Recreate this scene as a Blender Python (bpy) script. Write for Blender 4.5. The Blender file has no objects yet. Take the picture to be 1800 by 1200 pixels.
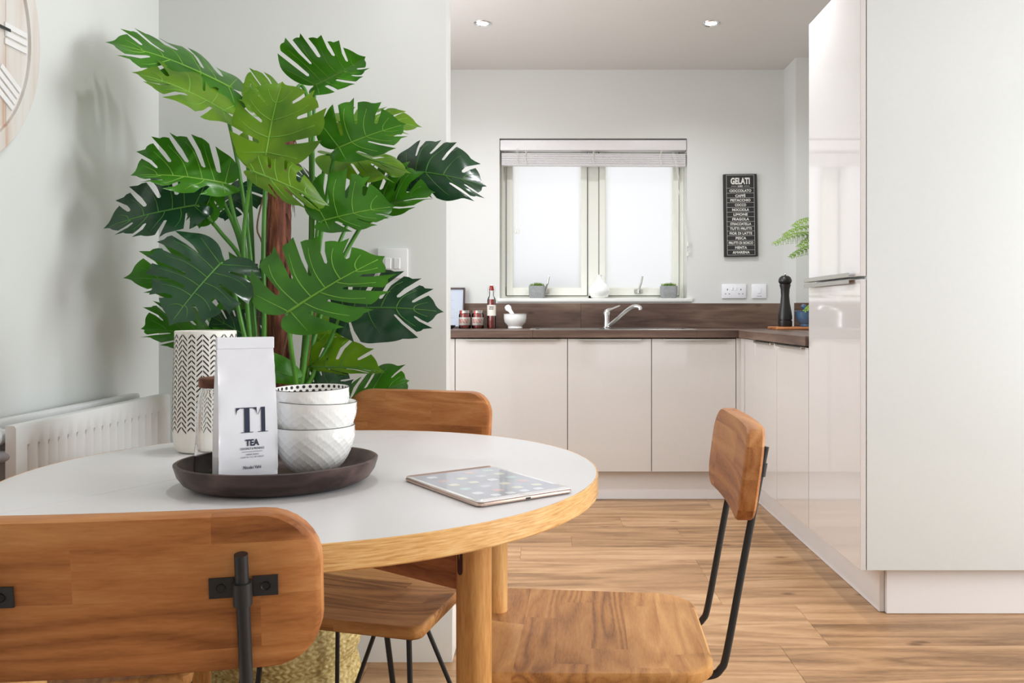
import bpy, bmesh, math, random
from mathutils import Vector, Matrix, geometry
PI = math.pi
C = bpy.context.scene.collection
sc = bpy.context.scene
F, CX, CY, H = 1475.0, 963.0, 550.0, 1.01      # focal length in px, principal point, eye height (m)

def P(px, py, d):
    """measured point of the photograph at depth d -> world"""
    return Vector(((px-CX)*d/F, d, H-(py-CY)*d/F))

# ------------------------------------------------------------------ camera, world, lights
cd = bpy.data.cameras.new('camera'); cam = bpy.data.objects.new('camera', cd); C.objects.link(cam)
cam.location = (0, 0, H); cam.rotation_euler = (PI/2, 0, 0)
cd.sensor_width = 36; cd.lens = 36*F/1800; cd.shift_x = -(CX-900)/1800; cd.shift_y = -(600-CY)/1800
cd.clip_start = 0.05; cd.clip_end = 60
sc.camera = cam
W = bpy.data.worlds.new('sky'); sc.world = W; W.use_nodes = True
W.node_tree.nodes['Background'].inputs[0].default_value = (0.95, 0.97, 1.0, 1)
W.node_tree.nodes['Background'].inputs[1].default_value = 0.22

def area(name, loc, rot, sx, sy, power, col=(1, 1, 1)):
    l = bpy.data.lights.new(name, 'AREA'); l.shape = 'RECTANGLE'; l.size = sx; l.size_y = sy
    l.energy = power; l.color = col
    o = bpy.data.objects.new(name, l); C.objects.link(o); o.location = loc; o.rotation_euler = rot
    return o
area('daylight_right_window', (3.42, 1.05, 1.35), (0, PI/2, 0), 1.9, 1.7, 49, (0.94, 0.975, 1.0))
area('daylight_patio_doors', (1.75, -2.3, 1.3), (PI/2, 0, 0), 2.2, 2.0, 6, (0.93, 0.97, 1.0))
area('daylight_kitchen_window', (0.28, 5.75, 1.75), (-PI/2, 0, 0), 1.8, 1.5, 2.5, (0.98, 0.99, 1.0))
area('kitchen_side_fill', (-1.20, 3.5, 1.45), (0, -PI/2, 0), 1.5, 1.5, 14, (0.90, 0.95, 1.0))  # added fill on the hidden wall, brightens ceiling and upper walls; no window here
DOWN = [(-0.334, 4.288), (0.834, 4.288), (-0.334, 3.3), (0.834, 3.3)]
for x, y in DOWN:
    l = bpy.data.lights.new('downlight_beam', 'SPOT'); l.energy = 16; l.spot_size = 2.6; l.spot_blend = 0.8
    l.color = (0.93, 0.96, 1.0); l.shadow_soft_size = 0.04
    o = bpy.data.objects.new('downlight_beam', l); C.objects.link(o); o.location = (x, y, 2.475)
for x, y in [(1.5, 1.2), (-0.35, 1.7)]:  # added spots without known fittings, brighten plant, table and partition
    l = bpy.data.lights.new('dining_fill_spot', 'SPOT'); l.energy = 10; l.spot_size = 2.8; l.spot_blend = 0.9
    l.color = (0.96, 0.97, 1.0); l.shadow_soft_size = 0.06
    o = bpy.data.objects.new('dining_fill_spot', l); C.objects.link(o); o.location = (x, y, 2.47)
vs = sc.view_settings
vs.view_transform = 'Standard'; vs.look = 'None'; vs.gamma = 1; vs.use_curve_mapping = False
vs.exposure = 1.32
sc.cycles.use_denoising = True
sc.cycles.max_bounces = 10; sc.cycles.diffuse_bounces = 6; sc.cycles.transmission_bounces = 8
sc.cycles.caustics_reflective = False; sc.cycles.caustics_refractive = False
sc.cycles.sample_clamp_indirect = 6

# ------------------------------------------------------------------ materials
def srgb(r, g, b):
    f = lambda c: (c/255/12.92) if c/255 <= 0.04045 else ((c/255+0.055)/1.055)**2.4
    return (f(r), f(g), f(b), 1)
class NT:
    def __init__(s, name):
        s.m = bpy.data.materials.new(name); s.m.use_nodes = True
        s.t = s.m.node_tree; s.b = s.t.nodes['Principled BSDF']; s.out = s.t.nodes['Material Output']
    def n(s, kind, **kw):
        nd = s.t.nodes.new('ShaderNode'+kind)
        for k, v in kw.items():
            if k.startswith('i_'): nd.inputs[k[2:].replace('_', ' ')].default_value = v
            else: setattr(nd, k, v)
        return nd
    def l(s, a, b): s.t.links.new(a, b)
    def ramp(s, fac, stops):
        r = s.n('ValToRGB'); e = r.color_ramp.elements
        while len(e) < len(stops): e.new(0.5)
        for i, (p, c) in enumerate(stops): e[i].position = p; e[i].color = c
        s.l(fac, r.inputs[0]); return r.outputs[0]
    def bump(s, h, strength=0.2, dist=0.002):
        b = s.n('Bump'); b.inputs['Strength'].default_value = strength; b.inputs['Distance'].default_value = dist
        s.l(h, b.inputs['Height']); s.l(b.outputs[0], s.b.inputs['Normal'])
    def math(s, op, a, b=None, c=None):
        m = s.n('Math', operation=op)
        for i, v in enumerate((a, b, c)):
            if v is None: continue
            if isinstance(v, (int, float)): m.inputs[i].default_value = v
            else: s.l(v, m.inputs[i])
        return m.outputs[0]
    def coords(s, scale=(1, 1, 1), rand=True):
        tc = s.n('TexCoord'); mp = s.n('Mapping'); mp.inputs['Scale'].default_value = scale
        src = tc.outputs['Object']
        if rand:
            oi = s.n('ObjectInfo'); v = s.n('CombineXYZ')
            a = s.math('MULTIPLY', oi.outputs['Random'], 13.0)
            for i in range(3): s.l(a, v.inputs[i])
            ad = s.n('VectorMath', operation='ADD'); s.l(src, ad.inputs[0]); s.l(v.outputs[0], ad.inputs[1]); src = ad.outputs[0]
        s.l(src, mp.inputs[0]); return mp.outputs[0], tc
def plain(name, col, rough=0.5, metal=0.0, coat=0.0, noise=0.0, nscale=60, **kw):
    t = NT(name); b = t.b
    b.inputs['Base Color'].default_value = col; b.inputs['Roughness'].default_value = rough
    b.inputs['Metallic'].default_value = metal; b.inputs['Coat Weight'].default_value = coat
    b.inputs['Coat Roughness'].default_value = 0.04
    for k, v in kw.items(): b.inputs[k.replace('_', ' ')].default_value = v
    co, _ = t.coords(rand=False)
    nz = t.n('TexNoise', i_Scale=nscale, i_Detail=4.0); t.l(co, nz.inputs['Vector'])
    d = 0.008+noise
    lo = tuple(c*(1-d) for c in col[:3])+(1,); hi = tuple(min(1, c*(1+d)) for c in col[:3])+(1,)
    t.l(t.ramp(nz.outputs['Fac'], [(0.3, lo), (0.7, hi)]), b.inputs['Base Color'])
    if noise: t.bump(nz.outputs['Fac'], 0.15+noise, 0.001)
    return t.m
def paint(name, col):
    t = NT(name); t.b.inputs['Roughness'].default_value = 0.42; t.b.inputs['Specular IOR Level'].default_value = 0.35
    co, _ = t.coords(rand=False)
    n1 = t.n('TexNoise', i_Scale=1.2, i_Detail=2.0); t.l(co, n1.inputs['Vector'])
    n2 = t.n('TexNoise', i_Scale=260.0, i_Detail=3.0); t.l(co, n2.inputs['Vector'])
    lo = tuple(c*0.975 for c in col[:3])+(1,)
    t.l(t.ramp(n1.outputs['Fac'], [(0.3, lo), (0.7, col)]), t.b.inputs['Base Color'])
    t.bump(n2.outputs['Fac'], 0.08, 0.0006)
    return t.m
def wood(name, dark, mid, light, axis=0, stave=0.0, stave_axis=1, rough=0.42, ring=7.0, fine=1.0, spread=0.5, objrand=0.0, knots=True):
    t = NT(name); b = t.b; b.inputs['Roughness'].default_value = rough; b.inputs['Specular IOR Level'].default_value = 0.28
    sc_ = [9.0, 9.0, 9.0]; sc_[axis] = 1.1
    co, tc = t.coords(tuple(sc_))
    base = co
    if stave:                      # glued staves: shift the pattern from stave to stave
        sp = t.n('SeparateXYZ'); t.l(tc.outputs['Object'], sp.inputs[0])
        along = sp.outputs[axis]
        k = t.math('FLOOR', t.math('DIVIDE', sp.outputs[stave_axis], stave))
        wn = t.n('TexWhiteNoise', noise_dimensions='1D'); t.l(k, wn.inputs['W'])
        k2 = t.math('FLOOR', t.math('ADD', t.math('DIVIDE', along, 0.29), t.math('MULTIPLY', wn.outputs['Value'], 3.0)))
        wn2 = t.n('TexWhiteNoise', noise_dimensions='2D'); cmb = t.n('CombineXYZ'); t.l(k, cmb.inputs[0]); t.l(k2, cmb.inputs[1]); t.l(cmb.outputs[0], wn2.inputs['Vector'])
        sh = t.n('VectorMath', operation='SCALE'); t.l(wn2.outputs['Color'], sh.inputs[0]); sh.inputs['Scale'].default_value = 9.0
        ad = t.n('VectorMath', operation='ADD'); t.l(co, ad.inputs[0]); t.l(sh.outputs[0], ad.inputs[1]); base = ad.outputs[0]
    warp = t.n('TexNoise', i_Scale=0.55, i_Detail=3.0, i_Distortion=0.4); t.l(base, warp.inputs['Vector'])
    rings = t.math('FRACT', t.math('MULTIPLY', warp.outputs['Fac'], ring*1.6))
    rg = t.math('ABSOLUTE', t.math('SUBTRACT', rings, 0.5))
    fn = t.n('TexNoise', i_Scale=7.0*fine, i_Detail=5.0, i_Roughness=0.6); t.l(base, fn.inputs['Vector'])
    lg = t.n('TexNoise', i_Scale=0.9, i_Detail=2.0); t.l(base, lg.inputs['Vector'])
    v = t.math('ADD', t.math('MULTIPLY', rg, 0.7), t.math('MULTIPLY', fn.outputs['Fac'], 0.55))
    v = t.math('ADD', v, t.math('MULTIPLY', lg.outputs['Fac'], 0.6))
    if stave: v = t.math('ADD', v, t.math('MULTIPLY', t.math('SUBTRACT', wn2.outputs['Value'], 0.5), 0.36))
    if objrand:
        oi = t.n('ObjectInfo'); v = t.math('ADD', v, t.math('MULTIPLY', t.math('SUBTRACT', oi.outputs['Random'], 0.5), objrand))
    v = t.math('SUBTRACT', v, 0.25)
    if knots:
        kc = t.n('Mapping'); ks = [5.5, 5.5, 5.5]; ks[axis] = 2.6; kc.inputs['Scale'].default_value = ks
        t.l(tc.outputs['Object'], kc.inputs[0])
        ad2 = t.n('VectorMath', operation='ADD'); t.l(kc.outputs[0], ad2.inputs[0])
        oi2 = t.n('ObjectInfo'); cv = t.n('CombineXYZ'); mm = t.math('MULTIPLY', oi2.outputs['Random'], 7.7)
        for i in range(3): t.l(mm, cv.inputs[i])
        t.l(cv.outputs[0], ad2.inputs[1])
        vo = t.n('TexVoronoi', i_Scale=1.0); t.l(ad2.outputs[0], vo.inputs['Vector'])
        kd = t.n('MapRange'); kd.inputs[1].default_value = 0.02; kd.inputs[2].default_value = 0.10; kd.inputs[3].default_value = 0.55; kd.inputs[4].default_value = 0.0
        t.l(vo.outputs['Distance'], kd.inputs[0]); v = t.math('SUBTRACT', v, kd.outputs[0])
    lo, hi = 0.5-spread/2, 0.5+spread/2
    t.l(t.ramp(v, [(lo, dark), (0.5, mid), (hi, light)]), b.inputs['Base Color'])
    t.bump(v, 0.10, 0.0008)
    return t.m

M = {}
M['wall_green'] = paint('pale_green_grey_paint', srgb(216, 219, 217))
M['wall_warm'] = paint('warm_grey_paint', srgb(214, 214, 211))
M['ceiling'] = paint('ceiling_paint', srgb(212, 207, 203))
M['white_wood'] = plain('white_satin_paint', srgb(232, 234, 232), 0.3)
M['sill'] = plain('sill_paint', srgb(228, 228, 222), 0.35)
M['frame'] = plain('cream_window_paint', srgb(224, 224, 214), 0.35)
M['gloss'] = plain('cream_gloss_door', srgb(200, 195, 191), 0.07, coat=0.6)
M['gloss_white'] = plain('white_gloss_door', srgb(206, 202, 200), 0.05, coat=0.7)
M['panel'] = plain('white_satin_panel', srgb(204, 208, 207), 0.22, coat=0.15)
M['plinth'] = plain('pale_plinth', srgb(224, 222, 222), 0.3)
M['carcass'] = plain('dark_gap_carcass', srgb(90, 80, 72), 0.7)
M['steel'] = plain('brushed_steel', srgb(190, 187, 180), 0.28, 1.0)
M['chrome'] = plain('chrome', srgb(225, 225, 225), 0.07, 1.0)
M['black'] = plain('black_powder_coat', srgb(38, 40, 42), 0.42)
M['blackrub'] = plain('screw_black', srgb(14, 14, 14), 0.5)
M['laminate'] = plain('white_laminate', srgb(226, 226, 228), 0.33)
M['ceramic'] = plain('white_glazed_ceramic', srgb(243, 243, 240), 0.12, coat=0.4)
M['vase'] = plain('matt_off_white_ceramic', srgb(232, 230, 222), 0.45)
M['ink'] = plain('black_print', srgb(24, 22, 24), 0.5)
M['tray'] = wood('dark_stained_wood', srgb(50, 38, 36), srgb(78, 62, 58), srgb(98, 80, 73), 0, rough=0.38, knots=False)
M['lid'] = wood('walnut_lid', srgb(76, 42, 26), srgb(112, 66, 42), srgb(140, 88, 56), 0, rough=0.5, knots=False)
M['seat'] = wood('oiled_oak_staves', srgb(116, 70, 36), srgb(190, 134, 76), srgb(218, 166, 104), 0, 0.062, 1, ring=12, spread=0.95, fine=5, rough=0.55)
M['back'] = wood('oiled_oak_backrest', srgb(112, 62, 32), srgb(176, 114, 64), srgb(206, 148, 92), 0, 0.05, 2, ring=9, spread=0.95, fine=5, rough=0.5)
M['edge'] = wood('table_edge_oak', srgb(172, 122, 62), srgb(208, 160, 92), srgb(226, 184, 120), 0, fine=5, knots=False, ring=5)
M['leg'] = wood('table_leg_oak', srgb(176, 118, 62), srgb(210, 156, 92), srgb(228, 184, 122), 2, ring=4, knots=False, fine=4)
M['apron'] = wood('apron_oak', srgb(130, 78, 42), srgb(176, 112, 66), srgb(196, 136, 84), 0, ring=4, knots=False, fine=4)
M['floor'] = wood('vinyl_oak_plank', srgb(112, 80, 52), srgb(168, 130, 93), srgb(198, 162, 124), 0, rough=0.36, ring=5, spread=0.85, objrand=0.3, fine=3)
M['groove'] = plain('floor_joint', srgb(92, 72, 54), 0.7)
M['worktop'] = wood('dark_oak_worktop', srgb(58, 44, 38), srgb(98, 78, 68), srgb(132, 110, 94), 0, rough=0.4, ring=3, spread=0.8)
M['board'] = wood('chopping_board_wood', srgb(140, 82, 48), srgb(176, 112, 70), srgb(196, 136, 90), 0, knots=False)
M['mill'] = plain('black_stained_mill', srgb(34, 30, 29), 0.35)
M['concrete'] = plain('grey_concrete', srgb(150, 152, 152), 0.8, noise=0.10, nscale=90)
M['blue'] = plain('blue_glaze', srgb(78, 108, 140), 0.15, coat=0.3)
M['red'] = plain('red_sauce', srgb(140, 26, 16), 0.12, coat=0.5)
M['redlab'] = plain('red_label', srgb(216, 44, 30), 0.4)
M['label'] = plain('paper_label', srgb(232, 226, 214), 0.6)
M['darkframe'] = plain('dark_red_frame', srgb(58, 22, 22), 0.3)
M['page'] = plain('blue_white_print', srgb(178, 186, 200), 0.2)
M['plastic'] = plain('white_plastic', srgb(236, 236, 240), 0.25)
M['radiator'] = plain('white_radiator_enamel', srgb(222, 225, 226), 0.3)
M['pipe'] = plain('grey_pipe', srgb(150, 150, 156), 0.35)
M['sign'] = plain('black_sign_board', srgb(36, 35, 35), 0.6, noise=0.1, nscale=40)
M['chalk'] = plain('white_lettering', srgb(220, 218, 212), 0.6)
M['navy'] = plain('navy_print', srgb(28, 36, 62), 0.45)
M['bag'] = plain('white_foil_bag', srgb(226, 228, 234), 0.26, coat=0.25)
M['slat'] = plain('blind_slat', srgb(226, 223, 224), 0.4)
M['cord'] = plain('blind_cord', srgb(225, 222, 214), 0.7)
M['rose'] = plain('rose_metal', srgb(214, 190, 176), 0.3, 0.7)
M['tabglass'] = plain('tablet_glass_face', srgb(236, 236, 238), 0.08, coat=0.5)
M['gold'] = plain('brass_bolt', srgb(190, 180, 110), 0.3, 1.0)
M['slot'] = plain('slot_inner_wood', srgb(70, 28, 14), 0.6)
M['lines'] = plain('clock_line_grey', srgb(150, 145, 142), 0.6)
M['trunk'] = None
def trunk_mat():
    t = NT('fibrous_trunk'); co, _ = t.coords((60, 60, 7), rand=False)
    n1 = t.n('TexNoise', i_Scale=1.0, i_Detail=6.0, i_Roughness=0.65); t.l(co, n1.inputs['Vector'])
    t.l(t.ramp(n1.outputs['Fac'], [(0.32, srgb(58, 30, 20)), (0.5, srgb(116, 62, 42)), (0.66, srgb(166, 104, 72))]), t.b.inputs['Base Color'])
    t.b.inputs['Roughness'].default_value = 0.7; t.bump(n1.outputs['Fac'], 0.6, 0.004); return t.m
M['trunk'] = trunk_mat()
M['bark'] = plain('aerial_root_bark', srgb(118, 84, 66), 0.7, noise=0.2)
M['soil'] = plain('soil', srgb(60, 44, 34), 0.9, noise=0.3)
def leaf_mat(name, a, b_, trans, rough=0.3):
    t = NT(name); co, _ = t.coords((1, 1, 1), rand=False)
    n1 = t.n('TexNoise', i_Scale=9.0, i_Detail=3.0); t.l(co, n1.inputs['Vector'])
    col = t.ramp(n1.outputs['Fac'], [(0.3, a), (0.7, b_)])
    t.l(col, t.b.inputs['Base Color']); t.b.inputs['Roughness'].default_value = rough
    n2 = t.n('TexNoise', i_Scale=60.0, i_Detail=2.0); t.l(co, n2.inputs['Vector']); t.bump(n2.outputs['Fac'], 0.15, 0.002)
    tr = t.n('BsdfTranslucent'); t.l(col, tr.inputs['Color'])
    mx = t.n('MixShader'); mx.inputs[0].default_value = trans
    t.l(t.b.outputs[0], mx.inputs[1]); t.l(tr.outputs[0], mx.inputs[2]); t.l(mx.outputs[0], t.out.inputs[0]); return t.m
M['leaf_dark'] = leaf_mat('deep_green_leaf', srgb(24, 58, 38), srgb(42, 82, 52), 0.12, 0.24)  # leaf tones: natural colour variation, with light falling on each leaf mixed in
M['leaf_mid'] = leaf_mat('green_leaf', srgb(42, 100, 14), srgb(70, 138, 26), 0.3, 0.3)
M['leaf_bright'] = leaf_mat('yellow_green_leaf', srgb(76, 126, 8), srgb(118, 162, 20), 0.4, 0.36)
M['vein'] = leaf_mat('leaf_vein', srgb(110, 170, 50), srgb(136, 190, 70), 0.2, 0.4)
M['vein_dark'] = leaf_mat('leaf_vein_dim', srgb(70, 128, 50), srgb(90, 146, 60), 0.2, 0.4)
M['stem'] = leaf_mat('leaf_stalk', srgb(62, 122, 40), srgb(96, 160, 58), 0.15, 0.35)
M['fern'] = leaf_mat('fern_green', srgb(110, 150, 30), srgb(150, 186, 60), 0.45, 0.5)
M['grass'] = leaf_mat('grass_green', srgb(88, 124, 24), srgb(140, 170, 50), 0.3, 0.6)
def glass(name, rough=0.0, col=(1, 1, 1, 1)):
    t = NT(name); t.b.inputs['Base Color'].default_value = col; t.b.inputs['Roughness'].default_value = rough
    t.b.inputs['Transmission Weight'].default_value = 1.0; t.b.inputs['IOR'].default_value = 1.45; return t.m
M['glass'] = glass('clear_glass')
def frosted():
    t = NT('frosted_glass'); t.b.inputs['Roughness'].default_value = 0.35; t.b.inputs['Base Color'].default_value = (0.9, 0.9, 0.9, 1)
    tr = t.n('BsdfTranslucent'); tr.inputs['Color'].default_value = (0.97, 0.97, 0.97, 1)
    mx = t.n('MixShader'); mx.inputs[0].default_value = 0.9
    t.l(t.b.outputs[0], mx.inputs[1]); t.l(tr.outputs[0], mx.inputs[2]); t.l(mx.outputs[0], t.out.inputs[0]); return t.m
M['frosted'] = frosted()
def thin_glass():
    t = NT('thin_clear_glass'); tr = t.n('BsdfTransparent'); gl = t.n('BsdfGlossy'); gl.inputs['Roughness'].default_value = 0.03
    fr = t.n('Fresnel'); fr.inputs['IOR'].default_value = 1.35; mx = t.n('MixShader')
    t.l(fr.outputs[0], mx.inputs[0]); t.l(tr.outputs[0], mx.inputs[1]); t.l(gl.outputs[0], mx.inputs[2]); t.l(mx.outputs[0], t.out.inputs[0]); return t.m
M['thinglass'] = thin_glass()
M['outside'] = plain('outside_brick_grey', srgb(96, 98, 128), 0.9)
def basket_mat():
    t = NT('woven_seagrass'); co, _ = t.coords((1, 1, 1), rand=False)
    n1 = t.n('TexNoise', i_Scale=90.0, i_Detail=4.0); t.l(co, n1.inputs['Vector'])
    t.l(t.ramp(n1.outputs['Fac'], [(0.3, srgb(158, 134, 76)), (0.52, srgb(196, 174, 112)), (0.7, srgb(222, 204, 150))]), t.b.inputs['Base Color'])
    t.b.inputs['Roughness'].default_value = 0.6; t.bump(n1.outputs['Fac'], 0.4, 0.002); return t.m
M['basket'] = basket_mat()
def clock_mat():
    t = NT('whitewashed_planks'); co, tc = t.coords((8, 30, 2.2), rand=False)
    n1 = t.n('TexNoise', i_Scale=1.0, i_Detail=5.0, i_Roughness=0.6); t.l(co, n1.inputs['Vector'])
    t.l(t.ramp(n1.outputs['Fac'], [(0.22, srgb(190, 160, 138)), (0.38, srgb(206, 196, 187)), (0.58, srgb(212, 210, 206))]), t.b.inputs['Base Color'])
    t.b.inputs['Roughness'].default_value = 0.6; t.bump(n1.outputs['Fac'], 0.2, 0.001); return t.m
M['clock'] = clock_mat()
M['clockwhite'] = plain('clock_numeral_white', srgb(226, 226, 226), 0.5)
def emis(name, col, st):
    t = NT(name); t.b.inputs['Base Color'].default_value = col; t.b.inputs['Emission Color'].default_value = col
    t.b.inputs['Emission Strength'].default_value = st; return t.m
M['bulb'] = emis('lamp_glow', (1, 0.96, 0.9, 1), 9.0)
def screen_mat():
    t = NT('tablet_screen'); tc = t.n('TexCoord'); sp = t.n('SeparateXYZ'); t.l(tc.outputs['Object'], sp.inputs[0])
    n1 = t.n('TexNoise', i_Scale=14.0, i_Detail=1.0); t.l(tc.outputs['Object'], n1.inputs['Vector'])
    t.l(t.ramp(n1.outputs['Fac'], [(0.3, srgb(168, 172, 184)), (0.7, srgb(186, 190, 202))]), t.b.inputs['Base Color'])
    t.b.inputs['Roughness'].default_value = 0.06; return t.m
M['screen'] = screen_mat()

# ------------------------------------------------------------------ helpers
def tag(o, label=None, cat=None, group=None, kind=None):
    if label: o['label'] = label
    if cat: o['category'] = cat
    if group: o['group'] = group
    if kind: o['kind'] = kind
    return o
def thing(name, label, cat, loc=(0, 0, 0), rz=0.0, group=None):
    o = bpy.data.objects.new(name, None); C.objects.link(o); o.location = loc; o.rotation_euler = (0, 0, rz)
    o.empty_display_size = 0.05
    return tag(o, label, cat, group)
def obj(name, bm, mat, parent=None, smooth=35, mats=None):
    me = bpy.data.meshes.new(name); bmesh.ops.recalc_face_normals(bm, faces=bm.faces) if smooth is not None and smooth >= 0 else None
    bm.to_mesh(me); bm.free()
    if mat is not None: me.materials.append(mat)
    for m in (mats or []): me.materials.append(m)
    if smooth:
        me.polygons.foreach_set('use_smooth', [True]*len(me.polygons))
        if abs(smooth) < 180: me.set_sharp_from_angle(angle=math.radians(abs(smooth)))
    o = bpy.data.objects.new(name, me); C.objects.link(o)
    if parent: o.parent = parent
    return o
def struct(name, bm, mat, label, cat, smooth=35):
    return tag(obj(name, bm, mat, None, smooth), label, cat, kind='structure')
def box(bm, x0, x1, y0, y1, z0, z1, bev=0.0, seg=1):
    vs_ = [bm.verts.new((x, y, z)) for x in (x0, x1) for y in (y0, y1) for z in (z0, z1)]
    fs = [bm.faces.new([vs_[i] for i in q]) for q in ((0, 1, 3, 2), (4, 6, 7, 5), (0, 4, 5, 1), (2, 3, 7, 6), (0, 2, 6, 4), (1, 5, 7, 3))]
    if bev:
        es = {e for f in fs for e in f.edges}
        bmesh.ops.bevel(bm, geom=list(es), offset=bev, segments=seg, affect='EDGES', profile=0.5)
    return bm
def B(*a, **k): return box(bmesh.new(), *a, **k)
def lathe(bm, prof, seg=32, c=(0, 0, 0), sx=1.0, sy=1.0, fn=None, rot=0.0):
    rings = []
    for (r, z) in prof:
        if r < 1e-6: rings.append([bm.verts.new((c[0], c[1], c[2]+z))])
        else:
            ring = []
            for i in range(seg):
                a = 2*PI*i/seg
                rr = fn(r, z, a) if fn else r
                ring.append(bm.verts.new((c[0]+rr*sx*math.cos(a), c[1]+rr*sy*math.sin(a), c[2]+z)))
            rings.append(ring)
    for a, b in zip(rings, rings[1:]):
        if len(a) == 1 and len(b) == 1: continue
        for i in range(seg):
            j = (i+1) % seg
            if len(a) == 1: bm.faces.new((a[0], b[i], b[j]))
            elif len(b) == 1: bm.faces.new((a[i], a[j], b[0]))
            else: bm.faces.new((a[i], a[j], b[j], b[i]))
    return bm
def tube(bm, pts, r, seg=8, cap=True):
    pts = [Vector(p) for p in pts]; n = len(pts)
    rad = r if isinstance(r, (list, tuple)) else [r]*n
    t0 = (pts[1]-pts[0]).normalized(); up = Vector((0, 0, 1)) if abs(t0.z) < 0.9 else Vector((1, 0, 0))
    nrm = t0.cross(up).normalized(); rings = []
    for i, p in enumerate(pts):
        t = (pts[min(i+1, n-1)]-pts[max(i-1, 0)]).normalized()
        nrm = (nrm-t*nrm.dot(t)).normalized(); bn = t.cross(nrm)
        rings.append([bm.verts.new(p+(nrm*math.cos(2*PI*k/seg)+bn*math.sin(2*PI*k/seg))*rad[i]) for k in range(seg)])
    for a, b in zip(rings, rings[1:]):
        for k in range(seg):
            bm.faces.new((a[k], a[(k+1) % seg], b[(k+1) % seg], b[k]))
    if cap: bm.faces.new(rings[0][::-1]); bm.faces.new(rings[-1])
    return bm
def cyl(bm, a, b, r, seg=16): return tube(bm, [a, b], r, seg)
def bez(p0, p1, p2, p3, n=10):
    p0, p1, p2, p3 = map(Vector, (p0, p1, p2, p3)); out = []
    for i in range(n+1):
        t = i/n; s = 1-t
        out.append(p0*s**3+p1*3*s*s*t+p2*3*s*t*t+p3*t**3)
    return out
def catmull(pts, n=6):
    pts = [Vector(p) for p in pts]; out = []
    for i in range(len(pts)-1):
        a = pts[max(i-1, 0)]; b = pts[i]; c = pts[i+1]; d = pts[min(i+2, len(pts)-1)]
        for k in range(n):
            t = k/n
            out.append(0.5*((2*b)+(c-a)*t+(2*a-5*b+4*c-d)*t*t+(3*b-a-3*c+d)*t**3))
    out.append(pts[-1]); return out
def rrect(w, h, r, n=6, sub=10):
    """rounded rectangle outline, w x h, corner radius r (or 4 radii)"""
    rs = r if isinstance(r, (list, tuple)) else [r]*4
    out = []
    cs = [(w/2, h/2, 0, rs[0]), (-w/2, h/2, PI/2, rs[1]), (-w/2, -h/2, PI, rs[2]), (w/2, -h/2, 1.5*PI, rs[3])]
    for (x, y, a0, rr) in cs:
        cx = x-math.copysign(rr, x); cy = y-math.copysign(rr, y)
        for k in range(n+1):
            a = a0+PI/2*k/n; out.append((cx+rr*math.cos(a), cy+rr*math.sin(a)))
    res = []
    for i, p in enumerate(out):
        q = out[(i+1) % len(out)]; res.append(p)
        L = math.hypot(q[0]-p[0], q[1]-p[1]); m = int(L/(max(w, h)/sub))
        for k in range(1, m+1): res.append((p[0]+(q[0]-p[0])*k/(m+1), p[1]+(q[1]-p[1])*k/(m+1)))
    return res
def slab(bm, outline, t, mp, bev=0.003, top=None, rings=(0.85, 0.6, 0.3)):
    """solid plate from a 2D outline; mp maps (a,b,c) to 3D, c in [-t/2, t/2]; top(a,b) offsets the upper face"""
    R = max(math.hypot(a, b) for a, b in outline); n = len(outline)
    def ring(s, c, tp): return [bm.verts.new(mp(a*s, b*s, c+(top(a*s, b*s) if (tp and top) else 0))) for a, b in outline]
    k = 1-bev/R*1.3
    L = [ring(s, -t/2, False) for s in reversed(rings)]+[ring(k, -t/2, False), ring(1, -t/2+bev, False), ring(1, t/2-bev, False), ring(k, t/2, True)]+[ring(s, t/2, True) for s in rings]
    for a, b in zip(L, L[1:]):
        for i in range(n): bm.faces.new((a[i], a[(i+1) % n], b[(i+1) % n], b[i]))
    for rg, c, tp in ((L[0], -t/2, False), (L[-1], t/2, True)):
        v = bm.verts.new(mp(0, 0, c+(top(0, 0) if (tp and top) else 0)))
        for i in range(n): bm.faces.new((rg[i], rg[(i+1) % n], v))
    return bm
def text_bm(s, size, bold=0.0, spacing=1.0, width=None):
    cu = bpy.data.curves.new('t', 'FONT'); cu.body = s; cu.size = size; cu.align_x = 'CENTER'; cu.align_y = 'CENTER'
    cu.offset = bold; cu.space_character = spacing; cu.resolution_u = 3; cu.fill_mode = 'BOTH'
    ob = bpy.data.objects.new('t', cu); C.objects.link(ob)
    dg = bpy.context.evaluated_depsgraph_get(); me = bpy.data.meshes.new_from_object(ob.evaluated_get(dg))
    bpy.data.objects.remove(ob); bpy.data.curves.remove(cu)
    bm = bmesh.new(); bm.from_mesh(me); bpy.data.meshes.remove(me)
    if bm.verts:
        xs = [v.co.x for v in bm.verts]; w0 = max(xs)-min(xs); cx = (max(xs)+min(xs))/2
        ys = [v.co.y for v in bm.verts]; cy = (max(ys)+min(ys))/2
        k = (width/w0) if width else 1.0
        for v in bm.verts: v.co.x = (v.co.x-cx)*k; v.co.y -= cy
    return bm
def mapbm(bm, fn):
    for v in bm.verts: v.co = fn(v.co.x, v.co.y, v.co.z)
    return bm
def join(dst, src):
    me = bpy.data.meshes.new('j'); src.to_mesh(me); src.free(); dst.from_mesh(me); bpy.data.meshes.remove(me); return dst

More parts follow.
